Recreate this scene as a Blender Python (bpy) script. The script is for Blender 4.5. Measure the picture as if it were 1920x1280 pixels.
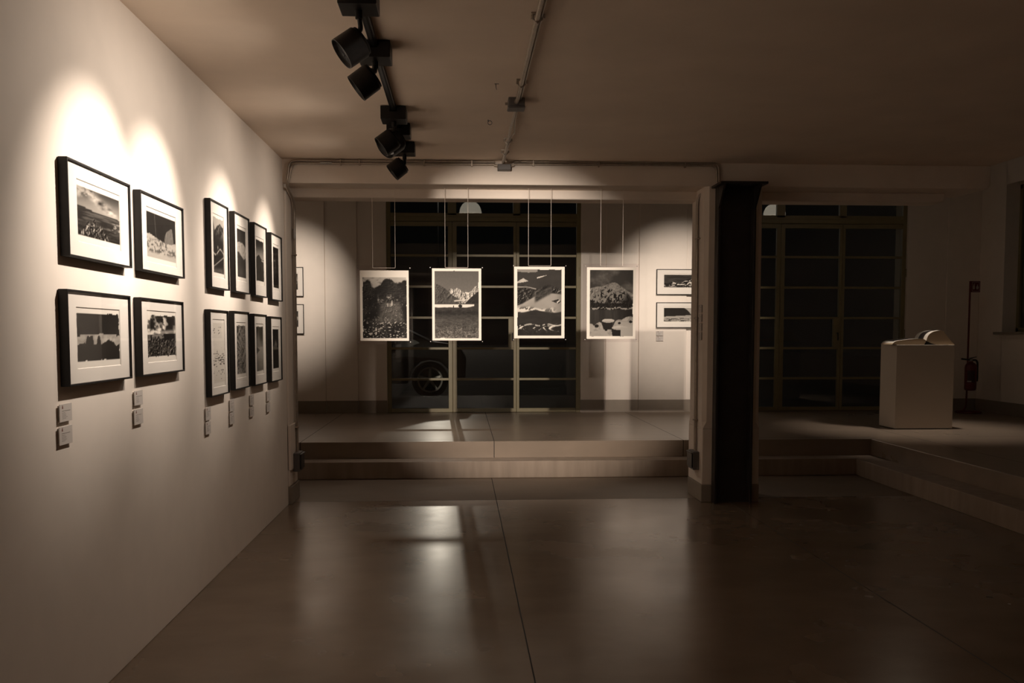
import bpy, bmesh, math, random
import numpy as np
from mathutils import Vector, Matrix

random.seed(4)
S = bpy.context.scene
C = S.collection
for o in list(bpy.data.objects):
    bpy.data.objects.remove(o)
PI = math.pi

# ------------------------------------------------------------------ camera, world, exposure
cd = bpy.data.cameras.new('camera')
cam = bpy.data.objects.new('camera', cd)
C.objects.link(cam)
cd.sensor_fit = 'HORIZONTAL'
cd.sensor_width = 36.0
cd.lens = 1731.118 / 1920 * 36.0
cd.shift_y = 98.29 / 1920
cd.clip_start = 0.05
cd.clip_end = 200
cam.location = (0, 0, 1.5)
cam.rotation_euler = (PI / 2 - 0.06512, 0, -0.05524)
S.camera = cam
S.view_settings.view_transform = 'Standard'
S.view_settings.look = 'None'
S.view_settings.exposure = 0.45
S.view_settings.gamma = 1.0
S.view_settings.use_curve_mapping = False

w = bpy.data.worlds.new('night_sky')
S.world = w
w.use_nodes = True
bg = w.node_tree.nodes['Background']
bg.inputs[0].default_value = (0.7, 0.65, 0.6, 1)
bg.inputs[1].default_value = 0.0015

S.cycles.use_denoising = True
S.cycles.max_bounces = 14
S.cycles.diffuse_bounces = 9
S.cycles.glossy_bounces = 5
S.cycles.transparent_max_bounces = 24
S.cycles.transmission_bounces = 4
S.cycles.sample_clamp_indirect = 1.2
S.cycles.use_adaptive_sampling = True
S.cycles.adaptive_threshold = 0.004
S.cycles.blur_glossy = 1.0
S.cycles.caustics_reflective = False
S.cycles.caustics_refractive = False

WARM = (1.0, 0.86, 0.73)
# spot lamps (watts) : on the track along the left wall, then those above the platform
E_TRACK = dict(a=112, b=98, c=72, d=34, e=72, r1=60, r2=60)
E_BACK = dict(left=250, right=300, floor=50, book=230, panels=300, front=1450, street=1300)

# ------------------------------------------------------------------ materials
def nmat(name):
    m = bpy.data.materials.new(name)
    m.use_nodes = True
    nt = m.node_tree
    return m, nt, nt.nodes['Principled BSDF']


def N(nt, t, **kw):
    n = nt.nodes.new(t)
    for k, v in kw.items():
        if k.startswith('i_'):
            n.inputs[k[2:].replace('_', ' ')].default_value = v
        else:
            setattr(n, k, v)
    return n


def simple(name, col, rough=0.5, metal=0.0, spec=0.5, var=0.0, scale=40, bump=0.0, emit=None):
    m, nt, b = nmat(name)
    b.inputs['Base Color'].default_value = (*col, 1)
    b.inputs['Roughness'].default_value = rough
    b.inputs['Metallic'].default_value = metal
    b.inputs['Specular IOR Level'].default_value = spec
    if var or bump:
        tc = N(nt, 'ShaderNodeTexCoord')
        no = N(nt, 'ShaderNodeTexNoise', i_Scale=scale, i_Detail=5.0)
        nt.links.new(tc.outputs['Object'], no.inputs['Vector'])
        if var:
            r = N(nt, 'ShaderNodeValToRGB')
            r.color_ramp.elements[0].position = 0.3
            r.color_ramp.elements[1].position = 0.7
            r.color_ramp.elements[0].color = (*[c * (1 - var) for c in col], 1)
            r.color_ramp.elements[1].color = (*[min(1, c * (1 + var)) for c in col], 1)
            nt.links.new(no.outputs['Fac'], r.inputs['Fac'])
            nt.links.new(r.outputs['Color'], b.inputs['Base Color'])
        if bump:
            bp = N(nt, 'ShaderNodeBump', i_Strength=bump, i_Distance=0.004)
            nt.links.new(no.outputs['Fac'], bp.inputs['Height'])
            nt.links.new(bp.outputs['Normal'], b.inputs['Normal'])
    if emit:
        b.inputs['Emission Color'].default_value = (*emit[0], 1)
        b.inputs['Emission Strength'].default_value = emit[1]
    return m


def glass(name, f0, tint=(1, 1, 1), rough=0.0, graze=0.5):
    """thin pane: clear, with a mirror reflection that grows towards grazing angles"""
    m = bpy.data.materials.new(name)
    m.use_nodes = True
    nt = m.node_tree
    nt.nodes.clear()
    out = N(nt, 'ShaderNodeOutputMaterial')
    tr = N(nt, 'ShaderNodeBsdfTransparent')
    tr.inputs['Color'].default_value = (*tint, 1)
    gl = N(nt, 'ShaderNodeBsdfGlossy')
    gl.inputs['Roughness'].default_value = rough
    lw = N(nt, 'ShaderNodeLayerWeight')
    lw.inputs['Blend'].default_value = 0.5
    pw = N(nt, 'ShaderNodeMath', operation='POWER')
    pw.inputs[1].default_value = 5.0
    ma = N(nt, 'ShaderNodeMath', operation='MULTIPLY_ADD')
    ma.inputs[1].default_value = graze
    ma.inputs[2].default_value = f0
    mx = N(nt, 'ShaderNodeMixShader')
    nt.links.new(lw.outputs['Facing'], pw.inputs[0])
    nt.links.new(pw.outputs[0], ma.inputs[0])
    nt.links.new(ma.outputs[0], mx.inputs[0])
    nt.links.new(tr.outputs[0], mx.inputs[1])
    nt.links.new(gl.outputs[0], mx.inputs[2])
    nt.links.new(mx.outputs[0], out.inputs['Surface'])
    return m


def concrete(name, c0, c1, r0, r1, joints_x=(), joints_y=(), apron=None, streak=False, fleck=False):
    """trowelled concrete: cloudy tone, cloudy gloss, sawn joints"""
    m, nt, b = nmat(name)
    L = nt.links.new
    tc = N(nt, 'ShaderNodeTexCoord')
    n1 = N(nt, 'ShaderNodeTexNoise', i_Scale=0.9, i_Detail=4.0, i_Roughness=0.55)
    L(tc.outputs['Object'], n1.inputs['Vector'])
    mp = N(nt, 'ShaderNodeMapping')
    mp.inputs['Scale'].default_value = (5.0, 5.0, 0.7) if streak else (1.0, 1.5, 2.0)
    L(tc.outputs['Object'], mp.inputs['Vector'])
    n2 = N(nt, 'ShaderNodeTexNoise', i_Scale=2.2, i_Detail=4.0, i_Roughness=0.55)
    L(mp.outputs[0], n2.inputs['Vector'])
    mixn = N(nt, 'ShaderNodeMath', operation='ADD')
    h = N(nt, 'ShaderNodeMath', operation='MULTIPLY')
    h.inputs[1].default_value = 0.5
    L(n1.outputs['Fac'], mixn.inputs[0])
    L(n2.outputs['Fac'], mixn.inputs[1])
    L(mixn.outputs[0], h.inputs[0])
    r = N(nt, 'ShaderNodeValToRGB')
    r.color_ramp.elements[0].position = 0.25
    r.color_ramp.elements[1].position = 0.75
    r.color_ramp.elements[0].color = (*c0, 1)
    r.color_ramp.elements[1].color = (*c1, 1)
    L(h.outputs[0], r.inputs['Fac'])
    col = r.outputs['Color']
    sep = N(nt, 'ShaderNodeSeparateXYZ')
    L(tc.outputs['Object'], sep.inputs[0])
    rough = N(nt, 'ShaderNodeMapRange')
    rough.inputs['From Min'].default_value = 0.3
    rough.inputs['From Max'].default_value = 0.7
    rough.inputs['To Min'].default_value = r0
    rough.inputs['To Max'].default_value = r1
    L(n1.outputs['Fac'], rough.inputs['Value'])
    ro = rough.outputs[0]
    mask = None
    for axis, vals in (('X', joints_x), ('Y', joints_y)):
        for v in vals:
            s = N(nt, 'ShaderNodeMath', operation='SUBTRACT')
            s.inputs[1].default_value = v
            L(sep.outputs[axis], s.inputs[0])
            a = N(nt, 'ShaderNodeMath', operation='ABSOLUTE')
            L(s.outputs[0], a.inputs[0])
            lt = N(nt, 'ShaderNodeMath', operation='LESS_THAN')
            lt.inputs[1].default_value = 0.0035
            L(a.outputs[0], lt.inputs[0])
            if mask is None:
                mask = lt.outputs[0]
            else:
                mm = N(nt, 'ShaderNodeMath', operation='MAXIMUM')
                L(mask, mm.inputs[0])
                L(lt.outputs[0], mm.inputs[1])
                mask = mm.outputs[0]
    if mask is not None:
        mx = N(nt, 'ShaderNodeMix', data_type='RGBA')
        mx.inputs['B'].default_value = (0.012, 0.01, 0.008, 1)
        L(mask, mx.inputs['Factor'])
        L(col, mx.inputs['A'])
        col = mx.outputs['Result']
        m2 = N(nt, 'ShaderNodeMath', operation='MULTIPLY_ADD')
        m2.inputs[1].default_value = 0.5
        L(mask, m2.inputs[0])
        L(ro, m2.inputs[2])
        ro = m2.outputs[0]
    if apron:      # unpolished strip along the foot of the steps
        g = N(nt, 'ShaderNodeMath', operation='GREATER_THAN')
        g.inputs[1].default_value = apron
        L(sep.outputs['Y'], g.inputs[0])
        m3 = N(nt, 'ShaderNodeMath', operation='MULTIPLY_ADD')
        m3.inputs[1].default_value = 0.28
        L(g.outputs[0], m3.inputs[0])
        L(ro, m3.inputs[2])
        ro = m3.outputs[0]
    if fleck:      # tiny pale paint flecks
        vo = N(nt, 'ShaderNodeTexVoronoi', i_Scale=3.2)
        L(tc.outputs['Object'], vo.inputs['Vector'])
        lt = N(nt, 'ShaderNodeMath', operation='LESS_THAN')
        lt.inputs[1].default_value = 0.013
        L(vo.outputs['Distance'], lt.inputs[0])
        mx = N(nt, 'ShaderNodeMix', data_type='RGBA')
        mx.inputs['B'].default_value = (0.5, 0.45, 0.38, 1)
        L(lt.outputs[0], mx.inputs['Factor'])
        L(col, mx.inputs['A'])
        col = mx.outputs['Result']
    L(col, b.inputs['Base Color'])
    L(ro, b.inputs['Roughness'])
    b.inputs['Specular IOR Level'].default_value = 0.5
    return m


def printmat(name, rough=0.55):
    m, nt, b = nmat(name)
    a = N(nt, 'ShaderNodeAttribute', attribute_name='ink')
    nt.links.new(a.outputs['Color'], b.inputs['Base Color'])
    b.inputs['Roughness'].default_value = rough
    b.inputs['Specular IOR Level'].default_value = 0.08
    return m


M = dict(
    wall=simple('wall_paint', (0.845, 0.765, 0.685), 0.75, spec=0.25, var=0.02, scale=6, bump=0.05),
    plaster=simple('plaster_paint', (0.80, 0.71, 0.625), 0.8, spec=0.2, var=0.05, scale=3, bump=0.10),
    ceil=simple('ceiling_paint', (0.90, 0.765, 0.64), 0.85, spec=0.15, var=0.05, scale=2, bump=0.08),
    upper=simple('light_absorbing_soffit', (0.06, 0.052, 0.045), 0.9),  # unseen upper ceiling, made dark to soak up bounce light
    base=simple('skirting_paint', (0.27, 0.225, 0.18), 0.6, var=0.05, scale=8),
    floor=concrete('polished_concrete', (0.135, 0.097, 0.068), (0.215, 0.158, 0.112), 0.20, 0.30,
                   joints_x=(0.315, 2.39), joints_y=(8.27, 2.2), apron=8.27),
    platform=concrete('platform_concrete', (0.22, 0.175, 0.135), (0.34, 0.262, 0.20), 0.27, 0.32,
                      joints_x=(0.352, -1.70, 2.40, 5.0), joints_y=(9.99,)),
    step=concrete('step_concrete', (0.20, 0.152, 0.116), (0.42, 0.33, 0.255), 0.45, 0.65, streak=True),
    frame=simple('black_stained_wood', (0.009, 0.0075, 0.007), 0.5, spec=0.3, var=0.3, scale=30),
    mat=simple('white_mat_board', (0.80, 0.75, 0.69), 0.8, spec=0.2, bump=0.03, scale=200),
    card=simple('grey_card', (0.62, 0.57, 0.53), 0.7),
    cardtext=simple('card_ink', (0.06, 0.05, 0.045), 0.7),
    emblem=simple('emblem_ink', (0.16, 0.045, 0.03), 0.7),
    foam=simple('foam_pad', (0.34, 0.31, 0.28), 0.9),
    black=simple('black_powder_coat', (0.007, 0.006, 0.0055), 0.45, spec=0.25, var=0.2, scale=60),
    steel=simple('dark_painted_steel', (0.020, 0.016, 0.0145), 0.45, spec=0.5, var=0.25, scale=9, bump=0.08),
    conduit=simple('zinc_conduit', (0.42, 0.36, 0.30), 0.4, metal=0.6, var=0.12, scale=25),
    box=simple('grey_plastic', (0.105, 0.095, 0.09), 0.5),
    dark=simple('black_plastic', (0.008, 0.008, 0.009), 0.35),
    chrome=simple('chrome', (0.40, 0.38, 0.36), 0.5, metal=1.0),
    wire=simple('steel_wire', (0.8, 0.72, 0.64), 0.4, metal=0.7),
    winframe=simple('olive_painted_metal', (0.24, 0.20, 0.105), 0.45, var=0.06, scale=12),
    pane=glass('window_glass', 0.045, (0.9, 0.92, 0.9)),
    picglass=glass('picture_glass', 0.012, graze=0.25),
    acrylic=glass('clear_acrylic', 0.02, (0.97, 0.955, 0.96)),
    pedestal=simple('pedestal_paint', (0.60, 0.535, 0.46), 0.7, spec=0.25),
    print=printmat('photographic_paper'),
    page=printmat('book_paper', 0.5),
    pageedge=simple('page_edges', (0.62, 0.47, 0.31), 0.8),
    cover=simple('book_cover', (0.012, 0.010, 0.009), 0.6),
    red=simple('red_paint', (0.13, 0.008, 0.008), 0.35),
    white=simple('white_mark', (0.62, 0.55, 0.5), 0.6),
    shade=simple('prismatic_shade', (0.6, 0.57, 0.52), 0.35, emit=((1.0, 0.86, 0.68), 1.8)),
    lens=simple('lamp_lens', (0.03, 0.032, 0.035), 0.18),
    asphalt=simple('asphalt', (0.012, 0.011, 0.010), 0.85, var=0.3, scale=14),
    carpaint=simple('dark_car_paint', (0.003, 0.0028, 0.0028), 0.3, spec=0.15),
    tyre=simple('tyre_rubber', (0.003, 0.003, 0.003), 0.9, spec=0.02),
    alloy=simple('alloy_wheel', (0.5, 0.47, 0.44), 0.4, metal=0.3),
)


# ------------------------------------------------------------------ mesh builder
class MB:
    def __init__(s):
        s.bm = bmesh.new()

    def box(s, x0, x1, y0, y1, z0, z1, bev=0.0, seg=1):
        t = bmesh.new()
        bmesh.ops.create_cube(t, size=1)
        bmesh.ops.scale(t, vec=(x1 - x0, y1 - y0, z1 - z0), verts=t.verts)
        bmesh.ops.translate(t, vec=((x0 + x1) / 2, (y0 + y1) / 2, (z0 + z1) / 2), verts=t.verts)
        if bev:
            bmesh.ops.bevel(t, geom=t.edges[:], offset=bev, segments=seg, affect='EDGES', profile=0.5)
        return s.add(t)

    def add(s, t, mat=None):
        if mat is not None:
            bmesh.ops.transform(t, matrix=mat, verts=t.verts)
        me = bpy.data.meshes.new('tmp')
        t.to_mesh(me)
        t.free()
        s.bm.from_mesh(me)
        bpy.data.meshes.remove(me)
        return s

    def prism(s, poly, a, b, axis='z', bev=0.0, seg=1, mat=None):
        """extrude a 2D polygon from a to b along axis (z: xy poly, y: xz poly, x: yz poly)"""
        t = bmesh.new()

        def P(p, h):
            return {'z': (p[0], p[1], h), 'y': (p[0], h, p[1]), 'x': (h, p[0], p[1])}[axis]
        lo = [t.verts.new(P(p, a)) for p in poly]
        hi = [t.verts.new(P(p, b)) for p in poly]
        n = len(poly)
        t.faces.new(lo)
        t.faces.new(hi[::-1])
        for i in range(n):
            j = (i + 1) % n
            t.faces.new((lo[j], lo[i], hi[i], hi[j]))
        bmesh.ops.recalc_face_normals(t, faces=t.faces[:])
        if bev:
            bmesh.ops.bevel(t, geom=t.edges[:], offset=bev, segments=seg, affect='EDGES', profile=0.5)
        return s.add(t, mat)

    def lathe(s, prof, n=32, mat=None, cap=True):
        """revolve (r, z) profile about z"""
        t = bmesh.new()
        rings = []
        for r, z in prof:
            if r < 1e-6:
                rings.append([t.verts.new((0, 0, z))])
            else:
                rings.append([t.verts.new((r * math.cos(2 * PI * k / n), r * math.sin(2 * PI * k / n), z)) for k in range(n)])
        for a, b in zip(rings, rings[1:]):
            for k in range(n):
                q = (k + 1) % n
                if len(a) == 1 and len(b) == 1:
                    continue
                if len(a) == 1:
                    t.faces.new((a[0], b[q], b[k]))
                elif len(b) == 1:
                    t.faces.new((a[k], a[q], b[0]))
                else:
                    t.faces.new((a[k], a[q], b[q], b[k]))
        if cap:
            for rg in (rings[0], rings[-1]):
                if len(rg) > 2:
                    t.faces.new(rg)
        bmesh.ops.recalc_face_normals(t, faces=t.faces[:])
        return s.add(t, mat)

    def tube(s, pts, r, n=10, closed=False):
        pts = [Vector(p) for p in pts]
        t = bmesh.new()
        rings = []
        m = len(pts)
        up = None
        for i, p in enumerate(pts):
            if closed:
                d = (pts[(i + 1) % m] - pts[i - 1]).normalized()
            elif i == 0:
                d = (pts[1] - p).normalized()
            elif i == m - 1:
                d = (p - pts[i - 1]).normalized()
            else:
                d = ((pts[i + 1] - p).normalized() + (p - pts[i - 1]).normalized()).normalized()
            if up is None:
                up = Vector((0, 0, 1)) if abs(d.z) < 0.9 else Vector((1, 0, 0))
            a = d.cross(up).normalized()
            up = a.cross(d).normalized()
            rings.append([t.verts.new(p + r * (math.cos(2 * PI * k / n) * a + math.sin(2 * PI * k / n) * up)) for k in range(n)])
        rr = rings + ([rings[0]] if closed else [])
        for a, b in zip(rr, rr[1:]):
            for k in range(n):
                t.faces.new((a[k], a[(k + 1) % n], b[(k + 1) % n], b[k]))
        if not closed:
            t.faces.new(rings[0][::-1])
            t.faces.new(rings[-1])
        bmesh.ops.recalc_face_normals(t, faces=t.faces[:])
        return s.add(t)

    def cyl(s, p0, p1, r, n=16):
        return s.tube([p0, p1], r, n)

    def build(s, name, mat, parent=None, smooth=False):
        me = bpy.data.meshes.new(name)
        s.bm.to_mesh(me)
        s.bm.free()
        me.materials.append(mat)
        if smooth:
            for p in me.polygons:
                p.use_smooth = True
            try:
                me.set_sharp_from_angle(angle=math.radians(38))
            except Exception:
                pass
        o = bpy.data.objects.new(name, me)
        C.objects.link(o)
        if parent is not None:
            o.parent = parent
        return o


def fillet(pts, rad, n=6):
    """round the corners of a polyline"""
    pts = [Vector(p) for p in pts]
    out = [pts[0]]
    for i in range(1, len(pts) - 1):
        a, b, c = pts[i - 1], pts[i], pts[i + 1]
        r = min(rad, (a - b).length * 0.45, (c - b).length * 0.45)
        p, q = b + (a - b).normalized() * r, b + (c - b).normalized() * r
        for k in range(n + 1):
            t = k / n
            out.append((1 - t) ** 2 * p + 2 * t * (1 - t) * b + t * t * q)
    out.append(pts[-1])
    return out


def thing(name, label, cat, loc=(0, 0, 0), rot=(0, 0, 0), group=None):
    o = bpy.data.objects.new(name, None)
    o.empty_display_size = 0.1
    C.objects.link(o)
    o.location = loc
    o.rotation_euler = rot
    return tag(o, label, cat, group)


def tag(o, label, cat, group=None):
    o['label'] = label
    o['category'] = cat
    if group:
        o['group'] = group
    return o


def struct(o, label=None):
    o['kind'] = 'structure'
    if label:
        o['label'] = label
    return o


def spot(name, loc, target, watts, angle, blend, size, parent=None, col=WARM):
    l = bpy.data.lights.new(name, 'SPOT')
    l.energy = watts
    l.color = col
    l.spot_size = math.radians(angle)
    l.spot_blend = blend
    l.shadow_soft_size = size
    o = bpy.data.objects.new(name, l)
    C.objects.link(o)
    d = Vector(target) - Vector(loc)
    o.rotation_euler = d.to_track_quat('-Z', 'Y').to_euler()
    o.location = loc
    if parent is not None:
        o.parent = parent
        o.location = Vector(loc) - parent.location
    return o


# ------------------------------------------------------------------ the shell
XL, XR = -1.518, 7.71          # left wall, far right wall
YB = 13.43                      # window wall
ZC, ZT = 2.99, 5.0              # gallery ceiling, double-height ceiling
Y0 = -4.0                       # wall behind the camera
H1, H2 = 0.176, 0.352           # the two steps
SX1, SX2 = 4.194, 4.484
SY1, SY2 = 9.54, 9.82
BX = -2.9                       # left end of the space beyond the beam

struct(MB().box(-2.95, SX1 + .05, Y0, SY1 + .05, -0.15, 0.0).build('floor', M['floor']))
struct(MB().prism([(BX, SY1), (SX1, SY1), (SX1, Y0), (SX2 + .02, Y0), (SX2 + .02, SY2 + .02), (BX, SY2 + .02)], 0.0, H1, bev=0.006, seg=2)
       .build('stair_step', M['step']), 'lower concrete step turning the corner')
struct(MB().prism([(BX, SY2), (SX2, SY2), (SX2, Y0), (XR + .3, Y0), (XR + .3, YB + .5), (BX, YB + .5)], 0.0, H2, bev=0.006, seg=2)
       .build('floor_platform', M['platform']), 'raised concrete platform at the windows')

# left wall panel and the pilaster at its end
struct(MB().box(XL - .12, XL, Y0, 8.135, 0, ZC, bev=0.003).build('wall_left', M['wall']))
struct(MB().box(-1.9, -1.502, 8.14, 8.52, 0.155, 2.80, bev=0.012, seg=2).box(-1.9, -1.490, 8.14, 8.53, 0.30, 0.70, bev=.004)
       .build('wall_pilaster', M['plaster']))
struct(MB().box(-1.9, -1.488, 8.142, 8.535, 0, 0.155, bev=0.004).build('baseboard_left', M['base']))
struct(MB().box(BX - .2, -1.53, 8.30, 8.5, 0, ZT).build('wall_partition', M['plaster']))
struct(MB().box(BX - .2, BX, 8.4, YB + .4, 0, ZT).build('wall_far_left', M['wall']))
struct(MB().box(BX - .2, XR + .4, Y0 - .2, Y0, 0, ZT).build('wall_rear', M['wall']))

# gallery ceiling = underside of the upper floor, which stops at the side steps
struct(MB().box(-1.75, 4.72, Y0, 8.6, ZC, ZC + .28).build('ceiling', M['ceil']))
struct(MB().box(BX - .2, XR + .4, Y0, YB + .4, ZT, ZT + .2).build('ceiling_upper', M['upper']))  # out of view; its dark tone keeps the right bay dim


def rounded_end(x0, x1, z0, z1, r, n=6):
    p = [(x0, z0)]
    for k in range(n + 1):
        a = -PI / 2 + PI / 2 * k / n
        p.append((x1 - r + r * math.cos(a), z0 + r + r * math.sin(a)))
    return p + [(x1, z1), (x0, z1)]


struct(MB().prism(rounded_end(-1.75, 4.718, 2.785, ZC, 0.045), 8.08, 8.6, 'y', bev=0.008, seg=2)
       .build('ceiling_beam', M['plaster']), 'upper plastered beam at the edge of the gallery ceiling')
struct(MB().prism(rounded_end(-1.75, 4.454, 2.704, 2.79, 0.04), 8.36, 8.6, 'y', bev=0.012, seg=2)
       .build('ceiling_beam', M['plaster']), 'lower plastered beam under the back of the upper one')

# concrete column, square at the foot and chamfered above
cc = MB()
cx0, cx1, cy0, cy1 = 2.14, 2.655, 8.06, 8.55
cc.box(cx0, cx1, cy0, cy1, 0.155, 0.66, bev=0.006)


def chamf(ch):
    return [(cx0 + ch, cy0), (cx1 - ch, cy0), (cx1, cy0 + ch), (cx1, cy1 - ch), (cx1 - ch, cy1), (cx0 + ch, cy1), (cx0, cy1 - ch), (cx0, cy0 + ch)]


t = bmesh.new()
levels = [(0.66, 0.004), (0.72, 0.035), (2.785, 0.035)]
rings = [[t.verts.new((x, y, z)) for x, y in chamf(c)] for z, c in levels]
for a, b in zip(rings, rings[1:]):
    for k in range(8):
        t.faces.new((a[k], a[(k + 1) % 8], b[(k + 1) % 8], b[k]))
bmesh.ops.recalc_face_normals(t, faces=t.faces[:])
cc.add(t)
col_o = struct(cc.build('concrete_column', M['plaster']), 'plastered concrete column behind the steel upright')
struct(MB().box(cx0 - .004, cx1 + .004, cy0 - .004, cy1 + .004, 0, 0.155, bev=0.004).build('baseboard_column', M['base']))

# steel channel upright with top plate and brackets
sx0, sx1, sy0, sy1 = 2.226, 2.562, 7.955, 8.056
st = MB()
st.box(sx0, sx1, sy1 - .016, sy1, 0.0, 2.765)
for xa, xb in ((sx0, sx0 + .022), (sx1 - .022, sx1)):
    st.box(xa, xb, sy0, sy1 - .010, 0.0, 2.765, bev=0.004, seg=2)
    st.prism([(7.80, 2.765), (sy0 + .004, 2.765), (sy0 + .004, 2.58)], xa + .003, xb - .003, 'x')
st.box(sx0 - .035, sx1 + .04, 7.77, 8.078, 2.765, 2.785, bev=0.003)
for k in range(3):
    x = sx0 + .08 + .088 * k
    st.lathe([(0, 0), (.012, 0), (.012, .008), (0, .008)], 6, Matrix.Translation((x, 7.85, 2.757)))
struct(st.build('steel_column', M['steel']), 'dark steel channel upright under the beam')

# window wall: shallow steps in the plaster either side of each opening
WA = (-1.067, 1.747)            # opening of the window behind the hanging prints
WB = (3.763, 6.61)
ZW = 4.15


def wall_piece(x0, x1, y, z0=H2, z1=ZT):
    return MB().box(x0, x1, y, YB + .4, z0, z1)


wb = MB()
for x0, x1, y in ((BX, -1.942, 13.405), (-1.942, -1.484, 13.425), (-1.484, WA[0], 13.44),
                  (WA[1], 2.116, 13.44), (2.116, 2.598, 13.425), (2.598, 3.30, 13.405), (3.30, WB[0], 13.43),
                  (WB[1], 7.209, 13.43), (7.209, XR, 13.41)):
    wb.box(x0, x1, y, YB + .4, H2, ZT, bev=0.004)
for a, b in (WA, WB):
    wb.box(a - .01, b + .01, 13.44, YB + .4, ZW, ZT)
struct(wb.build('wall_back', M['wall']))
bb = MB()
for x0, x1, y in ((BX, -1.942, 13.40), (-1.942, -1.484, 13.42), (-1.484, WA[0], 13.435),
                  (WA[1], 2.116, 13.435), (2.116, 2.598, 13.42), (2.598, 3.30, 13.40), (3.30, WB[0], 13.425),
                  (WB[1], 7.209, 13.425), (7.209, XR, 13.405)):
    bb.box(x0 + .001, x1 - .001, y, y + .03, H2, 0.533)
struct(bb.build('baseboard_back', M['base']))

# right wall with its niche window
NY0, NY1, NZ0, NZ1 = 11.3, 12.80, 1.525, 3.6
rw = MB()
rw.box(XR, XR + .4, Y0, NY0, 0, ZT).box(XR, XR + .4, NY1, YB + .4, 0, ZT)
rw.box(XR, XR + .4, NY0 - .01, NY1 + .01, 0, NZ0).box(XR, XR + .4, NY0 - .01, NY1 + .01, NZ1, ZT)
struct(rw.build('wall_right', M['wall']))
struct(MB().box(XR - .012, XR + .02, Y0, YB - .02, H2, 0.533).build('baseboard_right', M['base']))
nw = bpy.data.objects.new('window_3', None)
C.objects.link(nw)
struct(nw)
m_ = MB()
for y in (NY0, NY0 + .72, NY1 - .06):
    m_.box(XR + .2, XR + .25, y, y + .06, NZ0, NZ1)
m_.box(XR + .2, XR + .25, NY0, NY1, NZ0, NZ0 + .06).box(XR + .2, XR + .25, NY0, NY1, NZ1 - .06, NZ1)
m_.build('window_frame', M['winframe'], nw)
MB().box(XR + .222, XR + .228, NY0, NY1, NZ0, NZ1).build('glass', M['pane'], nw)
MB().box(XR - .07, XR + .2, NY0 - .08, NY1 + .11, NZ0 - .035, NZ0, bev=.004).build('window_sill', M['base'], nw)


# tall gridded windows -------------------------------------------------
def tall_window(name, x0, x1):
    root = bpy.data.objects.new(name, None)
    C.objects.link(root)
    struct(root)
    ya, yb_ = 13.47, 13.53
    za, zt0, zt1 = H2, 3.06, 3.235
    f = MB()
    f.box(x0, x0 + .060, ya, yb_, za, ZW, bev=.004).box(x1 - .062, x1, ya, yb_, za, ZW, bev=.004)
    f.box(x0, x1, ya + .004, yb_, zt0 + .055, zt1, bev=.004)
    f.box(x0 + .05, x1 - .05, ya - .004, yb_, zt0 + .062, zt1 - .055, bev=.004)
    f.box(x0, x1, ya, yb_, ZW - .07, ZW, bev=.004)
    f.box(x0 + .884, x0 + 1.006, ya + .004, yb_, zt1 - .03, ZW)
    f.box(x0 + 1.828, x0 + 1.93, ya + .004, yb_, zt1 - .03, ZW)
    f.build('window_frame', M['winframe'], root)
    leaves = ((x0 + .062, x0 + .945), (x0 + .949, x0 + 1.874), (x0 + 1.878, x1 - .064))
    stl, str_ = (.004, .062, .040), (.058, .040, .004)
    for k, (a, b) in enumerate(leaves):
        lf = MB()
        y0_, y1_ = ya - .006, yb_ - .012
        if stl[k] > .01:
            lf.box(a, a + stl[k], y0_, y1_, za + .004, zt0 + .05, bev=.003)
        if str_[k] > .01:
            lf.box(b - str_[k], b, y0_, y1_, za + .004, zt0 + .05, bev=.003)
        lf.box(a, b, y0_ + .001, y1_, za + .004, za + .060, bev=.003)
        lf.box(a, b, y0_ + .001, y1_, zt0 - .012, zt0 + .05, bev=.003)
        for z in (2.628, 2.180, 1.732, 1.286, 0.838):
            lf.box(a, b, y0_ + .006, y1_ - .01, z - .017, z + .017, bev=.003)
        l_o = lf.build('casement', M['winframe'], root)
        if k == 1:
            MB().box(b - .115, b - .040, y0_ - .012, y1_ - .008, 1.286, 1.732, bev=.004).build('lock_case', M['winframe'], l_o)
            MB().cyl((b - .06, y0_ - .05, 1.51), (b - .06, y0_ - .005, 1.51), .009).tube([(b - .06, y0_ - .05, 1.51), (b - .06, y0_ - .052, 1.40)], .009).build('handle', M['dark'], l_o, True)
        if k == 2:
            for z in (0.62, 1.5, 2.4):
                MB().cyl((b + .05, y0_ - .012, z - .06), (b + .05, y0_ - .012, z + .06), .012).build('hinge', M['winframe'], l_o)
    g = MB()
    g.box(x0 + .04, x1 - .04, 13.497, 13.503, za + .03, zt0 + .02)
    g.box(x0 + .04, x1 - .04, 13.497, 13.503, zt1 - .02, ZW - .03)
    g.build('glass', M['pane'], root)
    return root


tall_window('window_1', *WA)
tall_window('window_2', *WB)

# ------------------------------------------------------------------ pictures (drawn as ink on paper, vertex by vertex)
PAPER = np.array((0.78, 0.72, 0.64))
INK = np.array((0.007, 0.0052, 0.0042))


def vnoise(x, y, seed):
    xi, yi = np.floor(x).astype(int), np.floor(y).astype(int)
    xf, yf = x - xi, y - yi
    xf, yf = xf * xf * (3 - 2 * xf), yf * yf * (3 - 2 * yf)

    def hsh(a, b):
        n = np.sin(a * 127.1 + b * 311.7 + seed * 74.7) * 43758.5453
        return n - np.floor(n)
    a, b = hsh(xi, yi), hsh(xi + 1, yi)
    c, d = hsh(xi, yi + 1), hsh(xi + 1, yi + 1)
    return (a * (1 - xf) + b * xf) * (1 - yf) + (c * (1 - xf) + d * xf) * yf


def fbm(x, y, seed, o=5, g=0.55):
    s, a, tot = 0, 1.0, 0
    for k in range(o):
        s = s + a * vnoise(x * 2 ** k + 3.1 * k, y * 2 ** k + 7.7 * k, seed + k)
        tot += a
        a *= g
    return s / tot


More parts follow.
